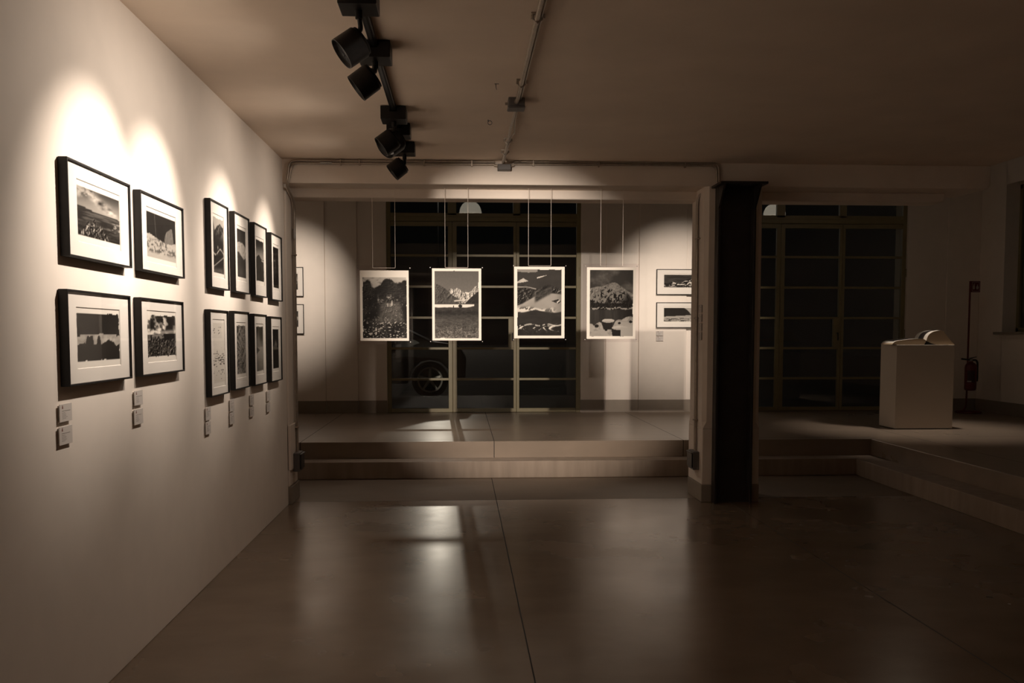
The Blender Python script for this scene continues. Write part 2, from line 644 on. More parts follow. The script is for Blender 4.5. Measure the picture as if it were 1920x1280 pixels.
def sst(a, b, x):
    t = np.clip((x - a) / (b - a), 0, 1)
    return t * t * (3 - 2 * t)


def ridge(u, pts):
    return np.interp(u, [p[0] for p in pts], [p[1] for p in pts])


def mixf(a, b, m):
    return a * (1 - m) + b * m


def ridged(x, y, seed, o=5, g=0.55):
    s, a, tot = 0, 1.0, 0
    for k in range(o):
        n = 1 - np.abs(2 * vnoise(x * 2 ** k + 5.3 * k, y * 2 ** k + 1.9 * k, seed + k) - 1)
        s = s + a * n * n
        tot += a
        a *= g
    return s / tot


def relief(x, y, seed, du=.05, dv=.06, o=5, k=2.2):
    """side-lit rock: slope of a ridged height field"""
    return np.clip(.35 + k * (ridged(x, y, seed, o) - ridged(x - du, y - dv, seed, o)), 0, 1)


def A_cliff(u, v):            # misty cliff over flowers
    sky = .74 - .55 * v + .20 * (fbm(u * 3, v * 7, 1) - .5) - .25 * sst(.55, .75, fbm(u * 6 + v * 3, v * 14, 7)) * (u < .5)
    top = ridge(u, [(0, .06), (.06, .055), (.12, .03), (.17, .06), (.2, .15), (.27, .17), (.35, .14), (.42, .10), (.46, .05), (.52, .015), (.6, .02), (.68, .04), (.73, .085), (.8, .09), (.86, .07), (.93, .05), (1, .04)])
    top = top + .05 * (fbm(u * 16, v * 16, 2) - .5) + .02 * (fbm(u * 50, v * 50, 4, 2) - .5)
    leaf = relief(u * 10, v * 15, 3, .04, .07, 5, 2.2)
    tone = .03 + .30 * leaf * sst(.25, .75, fbm(u * 4, v * 5, 8))
    face = sst(.3, .5, u + .35 * (v - .5)) * sst(.97, .84, u + .25 * (.6 - v)) * sst(.36, .46, v) * sst(.80, .70, v)
    st_ = relief(u * 9 + v * 4, v * 8 - u * 6, 5, .05, .03, 5, 1.6)
    tone = tone + face * (.06 + .30 * st_)
    ledge = sst(.56, .72, fbm(u * 14, v * 30, 9)) * np.exp(-((v - .33 - .12 * np.abs(u - .55)) / .05) ** 2) * (np.abs(u - .58) < .24)
    fall = ((np.abs(u - .60) < .055) & (v > .425) & (v < .475) & (np.sin(u * 190) > -.2)) | ((np.abs(u - .665) < .012) & (v > .38) & (v < .46))
    tone = tone + .5 * ledge + .42 * fall
    tone = tone + .30 * (fbm(u * 44, v * 60, 10, 2) > .82) * (v > .3)
    g = mixf(sky, tone, sst(-.012, .02, v - top))
    fl = (fbm(u * 30, v * 60, 11, 2) > .74 - .07 * sst(.8, 1, v)) * sst(.66, .78, v + .07 * fbm(u * 5, 0 * v, 12))
    return np.maximum(g, (.45 + .50 * fbm(u * 9, v * 9, 13)) * fl)


def A_lake(u, v):             # valley with a bright lake
    g = .30 + .22 * v + .03 * (fbm(u * 60, v * 60, 14, 2) - .5)
    cl = sst(.50, .66, fbm(u * 7, v * 12, 15)) * (u > .68) * sst(.18, .26, v + .12 * (u - .7))
    g = np.maximum(g, .92 * cl)
    snow_r = ridge(u, [(0, .4), (.28, .32), (.33, .27), (.38, .255), (.44, .275), (.5, .248), (.55, .262), (.62, .29), (.68, .325), (.75, .34), (.85, .28), (.92, .23), (1, .21)]) + .014 * (fbm(u * 26, v, 16) - .5)
    sn = np.clip(.12 + 1.3 * relief(u * 11, v * 17, 17, .07, .02, 4, 2.8), .05, .98)
    g = mixf(g, sn, sst(0, .008, v - snow_r) * (v < .5))
    left = ridge(u, [(0, .17), (.05, .19), (.12, .21), (.2, .235), (.3, .29), (.42, .36), (.55, .41), (.58, .43), (.5, .48), (1, .9)])
    left = np.where(u > .56, 2, left) + .012 * (fbm(u * 20, v, 18) - .5)
    lm = .04 + .55 * relief(u * 6 + v * 7, v * 7 - u * 8, 19, .05, -.02, 5, 2.0)
    g = mixf(g, np.clip(lm, 0, .5), sst(0, .008, v - left))
    river = np.exp(-((v - .445 + .06 * (u - .45)) / .014) ** 2) * sst(.42, .46, u) * sst(.76, .70, u)
    g = np.maximum(g, .85 * river)
    right = ridge(u, [(0, 2), (.66, .52), (.7, .48), (.78, .42), (.88, .36), (.95, .32), (1, .30)]) + .01 * (fbm(u * 24, v, 20) - .5)
    right = np.where(u < .66, 2, right)
    g = mixf(g, .05 + .16 * relief(u * 9, v * 12, 21), sst(0, .006, v - right))
    g = mixf(g, .15, sst(.478, .484, v))
    lake = sst(.492, .499, v) * sst(.555, .540, v + .028 * sst(.72, 1, u) + .012 * fbm(u * 14, v, 22))
    g = mixf(g, .95, lake * (u < .9))
    tree = (((u - .585) / .048) ** 2 + ((v - .522) / .024) ** 2 < 1 + .5 * (fbm(u * 40, v * 40, 23) - .5)) | (((u - .43) / .015) ** 2 + ((v - .532) / .022) ** 2 < 1)
    g = np.where(tree, .06, g)
    tus = ridged(u * 9, v * 34, 24, 5, .65)
    field = .11 + .30 * tus * (.45 + .75 * sst(.66, 1, v)) - .08 * np.exp(-((v - .62) / .035) ** 2) + .12 * np.exp(-((v - .73) / .03) ** 2) * fbm(u * 5, v * 20, 25)
    field = field + .22 * sst(.56, .70, fbm(u * 80, v * 100, 26, 2)) * sst(.68, .95, v)
    return mixf(g, np.clip(field, 0, .9), sst(.553, .565, v + .014 * fbm(u * 9, v * 3, 27)))


def A_storm(u, v):            # dark sky, slanted light, snow ridge
    g = .135 + .05 * fbm(u * 4 + v * 3, v * 9, 28)
    g = np.where((v < .045 - .05 * np.abs(u - .25)) & (u < .45) & (fbm(u * 4, v * 60, 29) > .4), .5, g)
    tri = (v < .20 - .5 * (u - .05) * .24) & (v > .13 + .55 * np.abs(u - .13) * .7) & (u < .24)
    g = np.where(tri, .62 + .2 * fbm(u * 9, v * 9, 30), g)
    ln = .125 - .18 * (u - .44)
    g = np.where((np.abs(v - ln) < .010 * sst(.70, .5, u)) & (u > .44) & (u < .68), .80, g)
    base = ridge(u, [(0, .53), (.12, .50), (.25, .45), (.4, .39), (.55, .355), (.7, .34), (.85, .35), (1, .36)])
    pale = sst(0, .025, v - base) * sst(.645, .63, v - .012 * np.sin(u * 9))
    # cloud bank above the pale slope
    bank = sst(.24, .30, v + .03 * np.sin(u * 11)) * sst(.03, -.02, v - base)
    bt = relief(u * 5 - v * 4, v * 9 + u * 3, 31, .05, .08, 4, 1.8)
    g = mixf(g, np.clip(bt * 1.1 - .30, .02, .9), bank * (.55 + .45 * (np.abs(u - .45) > .12)))
    edge = np.exp(-((v - .262 - .03 * sst(.2, .45, u)) / .010) ** 2) * (u < .42)
    g = np.maximum(g, .85 * edge * (.4 + .6 * fbm(u * 12, v * 9, 32)))
    g = mixf(g, .50 + .16 * fbm(u * 2.5, v * 5, 33) - .10 * sst(.8, 1, u), pale)
    th = .40 - .38 * (u - .5)
    cl = np.exp(-((v - th) / .062) ** 4) * sst(.36, .44, u) * sst(.84, .72, u)
    g = mixf(g, np.clip(.05 + .42 * relief(u * 8, v * 8, 34, .05, .05, 4, 1.2), 0, .5), np.clip(cl * 1.2, 0, 1))
    wing = (np.abs(v - .475 - .03 * (u - .8)) < .03 * sst(.74, .92, u) * sst(1.0, .93, u)) & (u > .74)
    g = np.where(wing, .14, g)
    g = np.where((np.abs(v - .487 + .5 * (u - .915)) < .012) & (np.abs(u - .925) < .03), .8, g)
    ice = pale * sst(.555, .60, v + .02 * np.sin(u * 8)) * sst(.92, .72, u)
    sp = ridged(u * 9 + v * 9, v * 8 - u * 3, 35, 3)
    g = mixf(g, np.where(sp > .50, .92, .30), ice * .85)
    dark = .075 + .10 * fbm(u * 3, v * 16, 36)
    g = mixf(g, dark, sst(.625, .645, v - .02 * np.sin(u * 9 + 1) - .02 * (u - .5)))
    low = sst(.80, .83, v)
    wv = ridged(u * 6 + 1.2 * np.sin(v * 30), v * 9 + .6 * np.sin(u * 14), 37, 3)
    ridge_line = np.exp(-((v - .835 - .012 * np.sin(u * 16)) / .012) ** 2)
    amp = np.exp(-((v - .87) / .05) ** 2)
    g = mixf(g, np.clip(.05 + .95 * sst(.62, .86, wv) * amp + .10 * fbm(u * 20, v * 20, 38), 0, .9), low)
    return np.maximum(g, .75 * ridge_line * (fbm(u * 9, v * 5, 39) > .42))


def A_peak(u, v):             # snowy cone, lake and snow-capped rocks
    g = .15 + .16 * sst(.40, .75, fbm(u * 2.4 + v * 2.4, v * 5 - u * 1.6, 41))
    top = ridge(u, [(0, .275), (.15, .25), (.28, .245), (.36, .225), (.44, .205), (.52, .188), (.58, .186), (.64, .205), (.7, .235), (.8, .28), (.9, .325), (1, .36)]) + .010 * (fbm(u * 22, v, 42) - .5)
    d = v - top
    rl = relief(u * 7 + v * 3, v * 9 - u * 4, 43, .05, .03, 5, 1.8)
    snow = np.clip(.18 + .62 * rl, .05, .62)
    tr = fbm(u * 30, v * 34, 44, 3)
    rib = ridged(u * 4 - v * 4.5, v * 2.5 + u * 2.5, 45, 3)
    forest = np.where(tr > .44 + .12 * sst(.4, .8, rib), .42, .03)
    forest = mixf(forest, .035, sst(.10, .35, u - .58 + .9 * (.42 - v) * -1) * .85)
    mt = mixf(snow, forest, sst(.05, .12, d - .05 * np.sin(u * 13)))
    gully = sst(.72, .84, ridged(u * 5 + v * 6, v * 3 - u * 3, 46, 2)) * sst(.01, .05, d)
    mt = mixf(mt, .05, gully * .7)
    g = mixf(g, mt, sst(0, .006, d))
    tl = .51 + .03 * (fbm(u * 16, v * 2, 47) - .5)
    g = mixf(g, .02 + .10 * (fbm(u * 40, v * 44, 48, 2) > .62), sst(tl - .03, tl, v))
    sh = (np.abs(v - .577 - .008 * np.sin(u * 17)) < .013) & (fbm(u * 26, v * 60, 49) > .44)
    g = mixf(g, .07 + .14 * fbm(u * 15, v * 3, 50) * sst(1.0, .5, u), sst(.59, .60, v))
    g = np.where(sh, .50, g)
    bank = ridge(u, [(0, .80), (.06, .81), (.10, .84), (.16, .80), (.22, .775), (.27, .79), (.31, .86), (.36, .90), (.44, .86), (.50, .87), (.55, .83), (.60, .76), (.66, .74), (.74, .745), (.80, .72), (.86, .70), (1, .69)])
    bank = bank + .012 * (fbm(u * 14, v * 6, 51) - .5)
    sn2 = .52 + .14 * fbm(u * 7, v * 9, 52) - .10 * sst(.6, .75, ridged(u * 5, v * 7, 53, 2))
    g = mixf(g, sn2, sst(0, .010, v - bank))
    g = np.where((np.abs(u - .9) < .1) & (np.abs(v - .70 + .1 * (u - .9)) < .02) & (fbm(u * 24, v * 30, 54) > .5), .05, g)
    for (a, b, rx, ry, cx, cy, capx, capy) in ((.415, .835, .115, .062, .43, .765, .145, .030), (.665, .945, .15, .07, .70, .872, .185, .032)):
        bx = (np.abs(u - a - .25 * (v - b)) < rx) & (np.abs(v - b) < ry)
        g = np.where(bx, .06 + .04 * fbm(u * 12, v * 12, 55), g)
        e = ((u - cx) / capx) ** 2 + ((v - cy) / capy) ** 2
        g = np.where(e < 1, .70 - .14 * sst(-.4, 1, (v - cy) / capy), g)
    for (a, b, r_) in ((.16, .845, .05), (.69, .80, .035), (.95, .78, .04), (.38, .905, .03)):
        e = ((u - a) / r_) ** 2 + ((v - b) / (r_ * .5)) ** 2
        g = np.where(e < 1, .07, g)
    g = mixf(g, .62, sst(.03, .0, ((u - .8) / 1.6) ** 2 + ((v - 1.0) / .9) ** 2 - .012) * (u > .72))
    return g


def A_sea(u, v):              # sea, cloud, sunlit rocks
    g = .14 + .42 * sst(0, .42, v) * (1 - .35 * np.abs(u - .55))
    c = fbm(u * 5 - v * 3, v * 9 + u * 2, 61, 6)
    cloud = np.exp(-((u - .55 - .6 * (v - .22)) / .26) ** 2 - ((v - .22 - .35 * (u - .5)) / .10) ** 2)
    g = g + cloud * np.clip(1.9 * (c - .36), -.3, .6)
    g = g + .45 * sst(.47, .68, fbm(u * 6 + v * 5, v * 9 - u * 6, 62)) * sst(.30, .12, v) * sst(.55, .2, u)
    hz = .435 + .03 * u
    sea = .07 + .18 * sst(.40, .75, fbm(u * 3, v * 26, 63)) + .50 * sst(.55, 1, u) * sst(.55, .66, fbm(u * 9, v * 44, 64)) * sst(.52, .62, v) * sst(.80, .72, v)
    sea = sea * (1 - .45 * sst(.6, .9, v))
    g = mixf(g, sea, sst(0, .01, v - hz))
    hill = hz - .035 * sst(.45, 0, u) - .012 * fbm(u * 12, v, 65)
    g = np.where((v > hill) & (v < hz + .01), .10, g)
    rk = ridge(u, [(0, .97), (.1, .86), (.16, .84), (.2, .72), (.25, .66), (.28, .74), (.33, .70), (.36, .58), (.40, .62), (.43, .74), (.48, .72), (.53, .68), (.57, .75), (.63, .80), (.66, .88), (.7, .9), (.75, .98), (1, 1.1)])
    m = sst(0, .012, v - rk)
    rock = np.clip(relief(u * 12, v * 11, 66, .09, .02, 4, 2.6) * 1.5 - .55, .02, .95)
    return np.clip(mixf(g, rock, m), 0, 1)


def A_dune(u, v):             # dark sky, pale dune and standing stone
    g = .055 + .03 * fbm(u * 8, v * 8, 71) + .16 * np.exp(-((u - .27 - .08 * v) / .008) ** 2) * (v < .55)
    h = ridge(u, [(0, .49), (.1, .47), (.2, .50), (.3, .53), (.45, .56), (.6, .59), (.8, .585), (1, .55)])
    tx = fbm(u * 17, v * 14, 73, 5, .65)
    d = .62 + .12 * fbm(u * 3, v * 3, 72) - .42 * sst(.46, .60, tx) * sst(.50, .60, v - .05 * np.sin(u * 9)) * sst(.93, .84, v)
    g = mixf(g, d, sst(0, .012, v - h))
    st_ = (v > ridge(u, [(0, 2), (.585, 2), (.60, .54), (.635, .40), (.68, .32), (.76, .28), (.82, .23), (.86, .21), (.885, .25), (.92, .48), (.93, 2), (1, 2)])) & (v < h + .02)
    g = np.where(st_, .20 + .40 * relief(u * 12, v * 10, 74, .07, .02, 4, 1.2), g)
    return np.where(v > .93, .70, g)


def A_torn(u, v):             # dark sheet with a torn bright strip
    g = .045 + .02 * fbm(u * 6, v * 6, 81)
    a = .455 + .05 * (fbm(u * 9, 0 * v, 82) - .5) + .04 * (np.abs(u - .5) > .42) - .02 * sst(.3, .5, u)
    b = ridge(u, [(0, .66), (.06, .64), (.19, .62), (.21, .53), (.24, .47), (.36, .47), (.37, .65), (.44, .65), (.46, .50), (.50, .46), (.53, .52), (.54, .66), (.62, .62), (.68, .59), (.74, .55), (.77, .58), (.86, .62), (.92, .70), (1, .66)]) + .04 * (fbm(u * 18, 0 * v, 83) - .5)
    m = (v > a) & (v < b)
    return np.where(m, .40 + .42 * fbm(u * 14, v * 10, 84), g)


def A_vine(u, v):             # broken cloud over a field of leaves
    c = fbm(u * 4.5 + 1.2 * v, v * 6 - u * 3, 91, 6)
    g = .05 + 1.1 * sst(.42, .66, c) * sst(.85, .30, u) + .35 * sst(.5, .66, c) * (u > .5)
    glow = np.exp(-((v - .44 + .05 * u) / .05) ** 2) * sst(.05, .35, u)
    g = np.clip(g + .5 * glow, 0, 1)
    hz = .46 - .03 * u
    ruin = (np.abs(u - .36) < .21) & (v < .60) & (v > .455)
    low = np.where(ruin & (fbm(u * 30, v * 26, 92, 3) > .46), .42, .04)
    g = mixf(g, low, sst(0, .012, v - hz))
    lf = np.clip(relief(u * 15 + 3 * v, v * 13 - 4 * u, 93, .08, .03, 3, 2.4) * 1.4 - .5, .02, .70)
    return mixf(g, lf, sst(.54, .60, v + .03 * np.sin(u * 7)))


def A_tower(u, v):            # mountain wall above a lit path
    g = .66 - .1 * v + 0 * u
    top = ridge(u, [(0, .02), (.08, .12), (.18, .22), (.3, .18), (.42, .12), (.55, .11), (.66, .07), (.78, .10), (.9, .13), (1, .12)])
    r = .06 + .34 * np.clip(fbm(u * 9, v * 16, 91) - .38, 0, 1) * sst(.34, .2, v - .12 * u) * 2
    g = mixf(g, r, sst(0, .015, v - top))
    p = np.abs(v - .63 - .05 * np.sin(u * 7) + .04 * u)
    g = np.maximum(g, .7 * np.exp(-(p / .018) ** 2) * (fbm(u * 9, v * 22, 92) > .42))
    p2 = np.abs(v - .9 + .22 * u)
    g = np.maximum(g, .5 * np.exp(-(p2 / .014) ** 2))
    g = np.maximum(g, .7 * np.exp(-((u - .45) / .03) ** 2 - ((v - .53) / .035) ** 2))
    return np.maximum(g, .35 * sst(.82, .95, v) * fbm(u * 14, v * 22, 93))


def A_glow(u, v):             # sunlit summit over dark forest
    g = .12 + .10 * v + 0 * u
    top = ridge(u, [(0, .29), (.2, .27), (.3, .255), (.45, .27), (.6, .26), (.75, .28), (.9, .32), (1, .34)]) + .015 * (fbm(u * 14, v, 101) - .5)
    g = mixf(g, np.clip(.25 + 1.0 * relief(u * 6, v * 12, 102, .07, .02, 4, 1.6), .15, .95), sst(0, .012, v - top))
    lo = ridge(u, [(0, .47), (.2, .46), (.4, .52), (.6, .56), (.78, .60), (1, .55)])
    g = mixf(g, .10 + .07 * fbm(u * 12, v * 6, 103), sst(0, .03, v - lo))
    return mixf(g, .26, .6 * np.exp(-((u - .45) / .4) ** 2 - ((v - .92) / .12) ** 2))


def A_horn(u, v):             # dark pyramid under a pale sky
    g = .08 + .42 * sst(.05, .45, v) + 0 * u
    top = ridge(u, [(0, .44), (.2, .39), (.38, .34), (.55, .38), (.8, .46), (1, .43)])
    r = .035 + .10 * fbm(u * 8 + v * 5, v * 8 - u * 6, 111)
    g = mixf(g, r, sst(0, .015, v - top))
    return np.maximum(g, .8 * np.exp(-((v - .46 - .03 * u) / .014) ** 2) * (u > .72))


def A_wood(u, v):             # dim forest with a pale gleam
    t = fbm(u * 11, v * 15, 121, 5)
    m = np.exp(-((u - .35) / .35) ** 2 - ((v - .38) / .28) ** 2)
    return np.clip(.02 + .7 * np.clip(t - .48, 0, 1) * 2 * m + .25 * np.exp(-((v - .15) / .03) ** 2) * (t > .5), 0, 1)


def A_dashes(u, v):           # short dark brush dashes on bare paper
    g = .93 + 0 * u
    cells = 46
    row = np.floor(v * cells)
    n = vnoise(u * 7 + row * 3.7, row * 1.3, 131) * .65 + .35 * vnoise(u * 22 + row * 9.1, row * 2.1, 132)
    dens = .25 * sst(.02, .1, v) * np.exp(-((v - .12) / .1) ** 2) + .10 + .42 * np.exp(-((v - .62) / .12) ** 2) + .2 * np.exp(-((v - .84) / .05) ** 2)
    inb = np.abs(v * cells - row - .5) < .32
    return np.where((n > 1 - dens * 1.05) & inb & (v > .03) & (v < .96), .12, g)


def A_scratch(u, v):          # close tangle of fine strokes
    n = fbm(u * 14 + 3 * np.sin(v * 9), v * 30 + 3 * np.sin(u * 7), 141, 4, .7)
    g = .14 + .42 * sst(.38, .62, n)
    bl = np.exp(-((u - .68) / .05) ** 2 - ((v - .78) / .018) ** 2)
    return g - .3 * bl


def A_smoke(u, v):            # dark cloud above pale ground
    up = .07 + .30 * sst(.1, .42, v + .10 * np.sin(u * 6) + .08 * (fbm(u * 5, v * 5, 151) - .5))
    lo = .52 - .16 * sst(.5, .95, v) + .10 * (fbm(u * 4, v * 9, 152) - .5)
    g = mixf(up, lo, sst(.44, .47, v))
    return np.where((u < .55 - 6 * np.abs(v - .53)) & (v > .46) & (v < .64), .22, g)


def A_bloom(u, v):            # black ground with a pale bloom
    b = np.exp(-((u - .5) / .3) ** 2 - ((v - .40) / .14) ** 2) * fbm(u * 7, v * 9, 161) * .9
    return .03 + np.clip(b - .12, 0, 1) * .6 + 0 * u


def A_range(u, v):            # wide range under torn cloud
    g = .10 + .3 * np.clip(fbm(u * 4, v * 14, 171) - .4, 0, 1)
    top = ridge(u, [(0, .62), (.15, .66), (.3, .55), (.5, .72), (.66, .52), (.8, .33), (.9, .28), (1, .55)])
    g = mixf(g, .06 + .9 * (fbm(u * 10 + v * 7, v * 12, 172) > .56), sst(0, .03, v - top) * (1 - sst(.82, .86, v)))
    return np.where(v > .86, .12 + .5 * (fbm(u * 8, v * 30, 173) > .6), g)


def A_hill(u, v):             # dark rounded hill over pale shore
    g = .55 + .2 * fbm(u * 5, v * 9, 181)
    top = np.where(u < .9, -.4 + 0 * u, 0) + np.where(u > .55, (np.clip(u - .55, 0, 1) / .36) ** 2 * .55 + .35, 0)
    g = np.where((v > top) & (v < .66 - .12 * u), .075 + .03 * fbm(u * 9, v * 9, 182), g)
    lo = v > .80 - .12 * u + .03 * fbm(u * 9, v * 3, 183)
    return np.where(lo, .25 + .45 * (fbm(u * 10, v * 26, 184) > .5), g)


def ink_colors(fn, nu, nv, pic=(0, 0, 1, 1), ragged=0.0, seed=0, paper=PAPER, gam=1.6):
    """sheet of nu x nv vertices, the picture printed inside the fractions pic = (u0, v0, u1, v1)"""
    u, v = np.meshgrid(np.linspace(0, 1, nu), np.linspace(0, 1, nv))
    pu, pv = (u - pic[0]) / (pic[2] - pic[0]), (v - pic[1]) / (pic[3] - pic[1])
    g = np.clip(fn(np.clip(pu, 0, 1), np.clip(pv, 0, 1)), 0, 1)
    j = ragged * (fbm(pu * 9, pv * 9, 300 + seed, 3) - .5)
    inside = (pu > 0 + j) & (pu < 1 + j) & (pv > 0 + j) & (pv < 1 + j)
    col = INK + (PAPER * .98 - INK) * (g ** gam)[..., None]
    col = np.where(inside[..., None], col, paper)
    return col


def sheet(name, P00, eu, ev, nrm, wdt, hgt, cols, parent, mat, thick=0.0012):
    """a printed sheet: P00 top-left corner, eu right, ev down, nrm towards the viewer"""
    nv, nu = cols.shape[:2]
    P00, eu, ev, nrm = map(np.array, (P00, eu, ev, nrm))
    uu, vv = np.meshgrid(np.linspace(0, wdt, nu), np.linspace(0, hgt, nv))
    pts = P00 + uu[..., None] * eu + vv[..., None] * ev
    verts = pts.reshape(-1, 3)
    i = np.arange(nu * nv).reshape(nv, nu)
    fr = np.stack([i[1:, :-1], i[1:, 1:], i[:-1, 1:], i[:-1, :-1]], -1).reshape(-1, 4)
    back = np.array([P00 + a * eu + b * ev - thick * nrm for a, b in ((0, 0), (wdt, 0), (wdt, hgt), (0, hgt))])
    k = len(verts)
    c00, c10, c11, c01 = int(i[0, 0]), int(i[0, -1]), int(i[-1, -1]), int(i[-1, 0])
    extra = [(k, k + 1, k + 2, k + 3), (c00, c10, k + 1, k), (c10, c11, k + 2, k + 1), (c11, c01, k + 3, k + 2), (c01, c00, k, k + 3)]
    me = bpy.data.meshes.new(name)
    me.from_pydata(np.vstack([verts, back]).tolist(), [], fr.tolist() + extra)
    at = me.color_attributes.new('ink', 'FLOAT_COLOR', 'POINT')
    allc = np.vstack([cols.reshape(-1, 3), np.tile(PAPER, (4, 1))])
    at.data.foreach_set('color', np.hstack([allc, np.ones((len(allc), 1))]).astype(np.float32).ravel())
    me.materials.append(mat)
    o = bpy.data.objects.new(name, me)
    C.objects.link(o)
    o.parent = parent
    return o


def picture(name, label, group, base, rz, W_, H_, pic, fn, ragged=0.0, seed=1, res=(84, 96)):
    """framed photograph in local x (right), z (up), facing -y; base = middle of its back at the wall"""
    root = thing(name, label, 'framed picture', base, (0, 0, rz), group)
    D, fw, rec = 0.037, 0.008, 0.010
    a, h = W_ / 2, H_ / 2
    f = MB()
    f.box(-a, -a + fw, -D, -.002, -h, h, bev=.0012).box(a - fw, a, -D, -.002, -h, h, bev=.0012)
    f.box(-a + fw * .9, a - fw * .9, -D, -.002, h - fw, h, bev=.0012).box(-a + fw * .9, a - fw * .9, -D, -.002, -h, -h + fw, bev=.0012)
    f.box(-a + fw * .9, a - fw * .9, -.010, -.0, -h + fw * .9, h - fw * .9)
    f.build('frame', M['frame'], root)
    px0, px1, pz0, pz1 = pic                     # picture rectangle, local
    mx, mz = 0.006, 0.028                        # plate mark outside the picture
    ox0, ox1, oz0, oz1 = px0 - mx, px1 + mx, pz0 - mz, pz1 + mz * .8
    yF, yB = -D + rec, -D + rec + .003
    t = bmesh.new()
    O = [(-a + fw, -h + fw), (a - fw, -h + fw), (a - fw, h - fw), (-a + fw, h - fw)]
    I = [(ox0, oz0), (ox1, oz0), (ox1, oz1), (ox0, oz1)]
    bv = .003
    J = [(ox0 + bv, oz0 + bv), (ox1 - bv, oz0 + bv), (ox1 - bv, oz1 - bv), (ox0 + bv, oz1 - bv)]
    vo = [t.verts.new((x, yF, z)) for x, z in O]
    vi = [t.verts.new((x, yF, z)) for x, z in I]
    vj = [t.verts.new((x, yB, z)) for x, z in J]
    vb = [t.verts.new((x, yB, z)) for x, z in O]
    for k in range(4):
        q = (k + 1) % 4
        t.faces.new((vo[k], vo[q], vi[q], vi[k]))
        t.faces.new((vi[k], vi[q], vj[q], vj[k]))
        t.faces.new((vj[k], vj[q], vb[q], vb[k]))
        t.faces.new((vb[k], vb[q], vo[q], vo[k]))
    bmesh.ops.recalc_face_normals(t, faces=t.faces[:])
    MB().add(t).build('mat', M['mat'], root)
    sw, sh = (ox1 - ox0) + .02, (oz1 - oz0) + .02
    sx, sz = ox0 - .01, oz1 + .01
    pf = ((px0 - sx) / sw, (sz - pz1) / sh, (px1 - sx) / sw, (sz - pz0) / sh)
    cols = ink_colors(fn, res[0], res[1], pf, ragged, seed, paper=np.array((0.80, 0.75, 0.68)))
    sheet('print', (sx, yB + .0006, sz), (1, 0, 0), (0, 0, -1), (0, -1, 0), sw, sh, cols, root, M['print'])
    MB().box(-a + fw * .9, a - fw * .9, -D + .004, -D + .006, -h + fw * .9, h - fw * .9).build('glass', M['picglass'], root)
    return root


# left wall: (y0, y1, z0, z1) of each frame, picture (py0, py1, pz0, pz1), drawing
GL = 'framed photographs on the left wall'
frames = [
    (3.620, 4.291, 1.795, 2.168, 3.731, 4.180, 1.888, 2.082, A_sea, 0, 'wide black frame with sea, cloud and sunlit rocks, upper left corner of the wall hang'),
    (4.424, 5.090, 1.795, 2.168, 4.530, 4.979, 1.872, 2.085, A_dune, 0, 'wide black frame with a pale standing rock on a dune under black sky'),
    (3.586, 4.256, 1.299, 1.669, 3.692, 4.142, 1.390, 1.582, A_torn, .05, 'wide black frame with a near-black print split by a torn bright strip'),
    (4.392, 5.052, 1.300, 1.669, 4.504, 4.944, 1.388, 1.590, A_vine, .03, 'wide black frame with bright broken cloud over a dark leafy field'),
    (5.630, 6.061, 1.775, 2.304, 5.722, 5.972, 1.872, 2.208, A_tower, .02, 'tall black frame with a rock tower above a pale path'),
    (6.218, 6.648, 1.776, 2.304, 6.322, 6.572, 1.884, 2.206, A_glow, 0, 'tall black frame with a sunlit snow summit over dark forest'),
    (6.808, 7.234, 1.774, 2.303, 6.892, 7.160, 1.890, 2.190, A_horn, .02, 'tall black frame with a dark pyramid peak against pale sky'),
    (7.398, 7.830, 1.766, 2.294, 7.508, 7.735, 1.870, 2.196, A_wood, .02, 'tall black frame with a dim forest print, last of the upper row by the doorway'),
    (5.578, 6.006, 1.121, 1.645, 5.672, 5.940, 1.200, 1.566, A_dashes, 0, 'tall black frame with short dark dashes on bare paper'),
    (6.158, 6.592, 1.127, 1.650, 6.260, 6.520, 1.228, 1.555, A_scratch, .02, 'tall black frame filled with a close grey tangle of strokes'),
    (6.750, 7.181, 1.123, 1.644, 6.852, 7.090, 1.224, 1.552, A_smoke, .03, 'tall black frame with a dark cloud over pale grey ground'),
    (7.334, 7.768, 1.118, 1.636, 7.442, 7.683, 1.223, 1.536, A_bloom, 0, 'tall black frame with a nearly black print holding one pale bloom'),
]
for k, (y0, y1, z0, z1, p0, p1, q0, q1, fn, rg, lab) in enumerate(frames):
    yc, zc_ = (y0 + y1) / 2, (z0 + z1) / 2
    # facing +x: local x -> +y, local -y -> +x
    picture('picture_frame', lab, GL, (XL, yc, zc_), PI / 2, y1 - y0, z1 - z0,
            (p0 - yc, p1 - yc, q0 - zc_, q1 - zc_), fn, rg, k, (84, 60) if y1 - y0 > .5 else (60, 90))

GB = 'framed photographs on the window wall'
for (x0, x1, z0, z1, pc, fn, lab) in [
    (2.848, 3.514, 2.068, 2.436, (-.226, .22, -.082, .105), A_range, 'wide black frame with a snowy range, upper one half hidden by the column'),
    (2.850, 3.516, 1.587, 1.956, (-.225, .22, -.09, .106), A_hill, 'wide black frame with a dark rounded hill, lower one half hidden by the column'),
    (-2.74, -2.24, 2.030, 2.446, (-.17, .17, -.11, .11), A_sea, 'upper of two frames showing only a white edge behind the left wall end'),
    (-2.74, -2.24, 1.497, 1.920, (-.17, .17, -.11, .11), A_glow, 'lower of two frames showing only a white edge behind the left wall end'),
]:
    xc, zc_ = (x0 + x1) / 2, (z0 + z1) / 2
    picture('picture_frame', lab, GB, (xc, 13.405, zc_), 0, x1 - x0, z1 - z0, pc, fn, 0, 7, (64, 36))


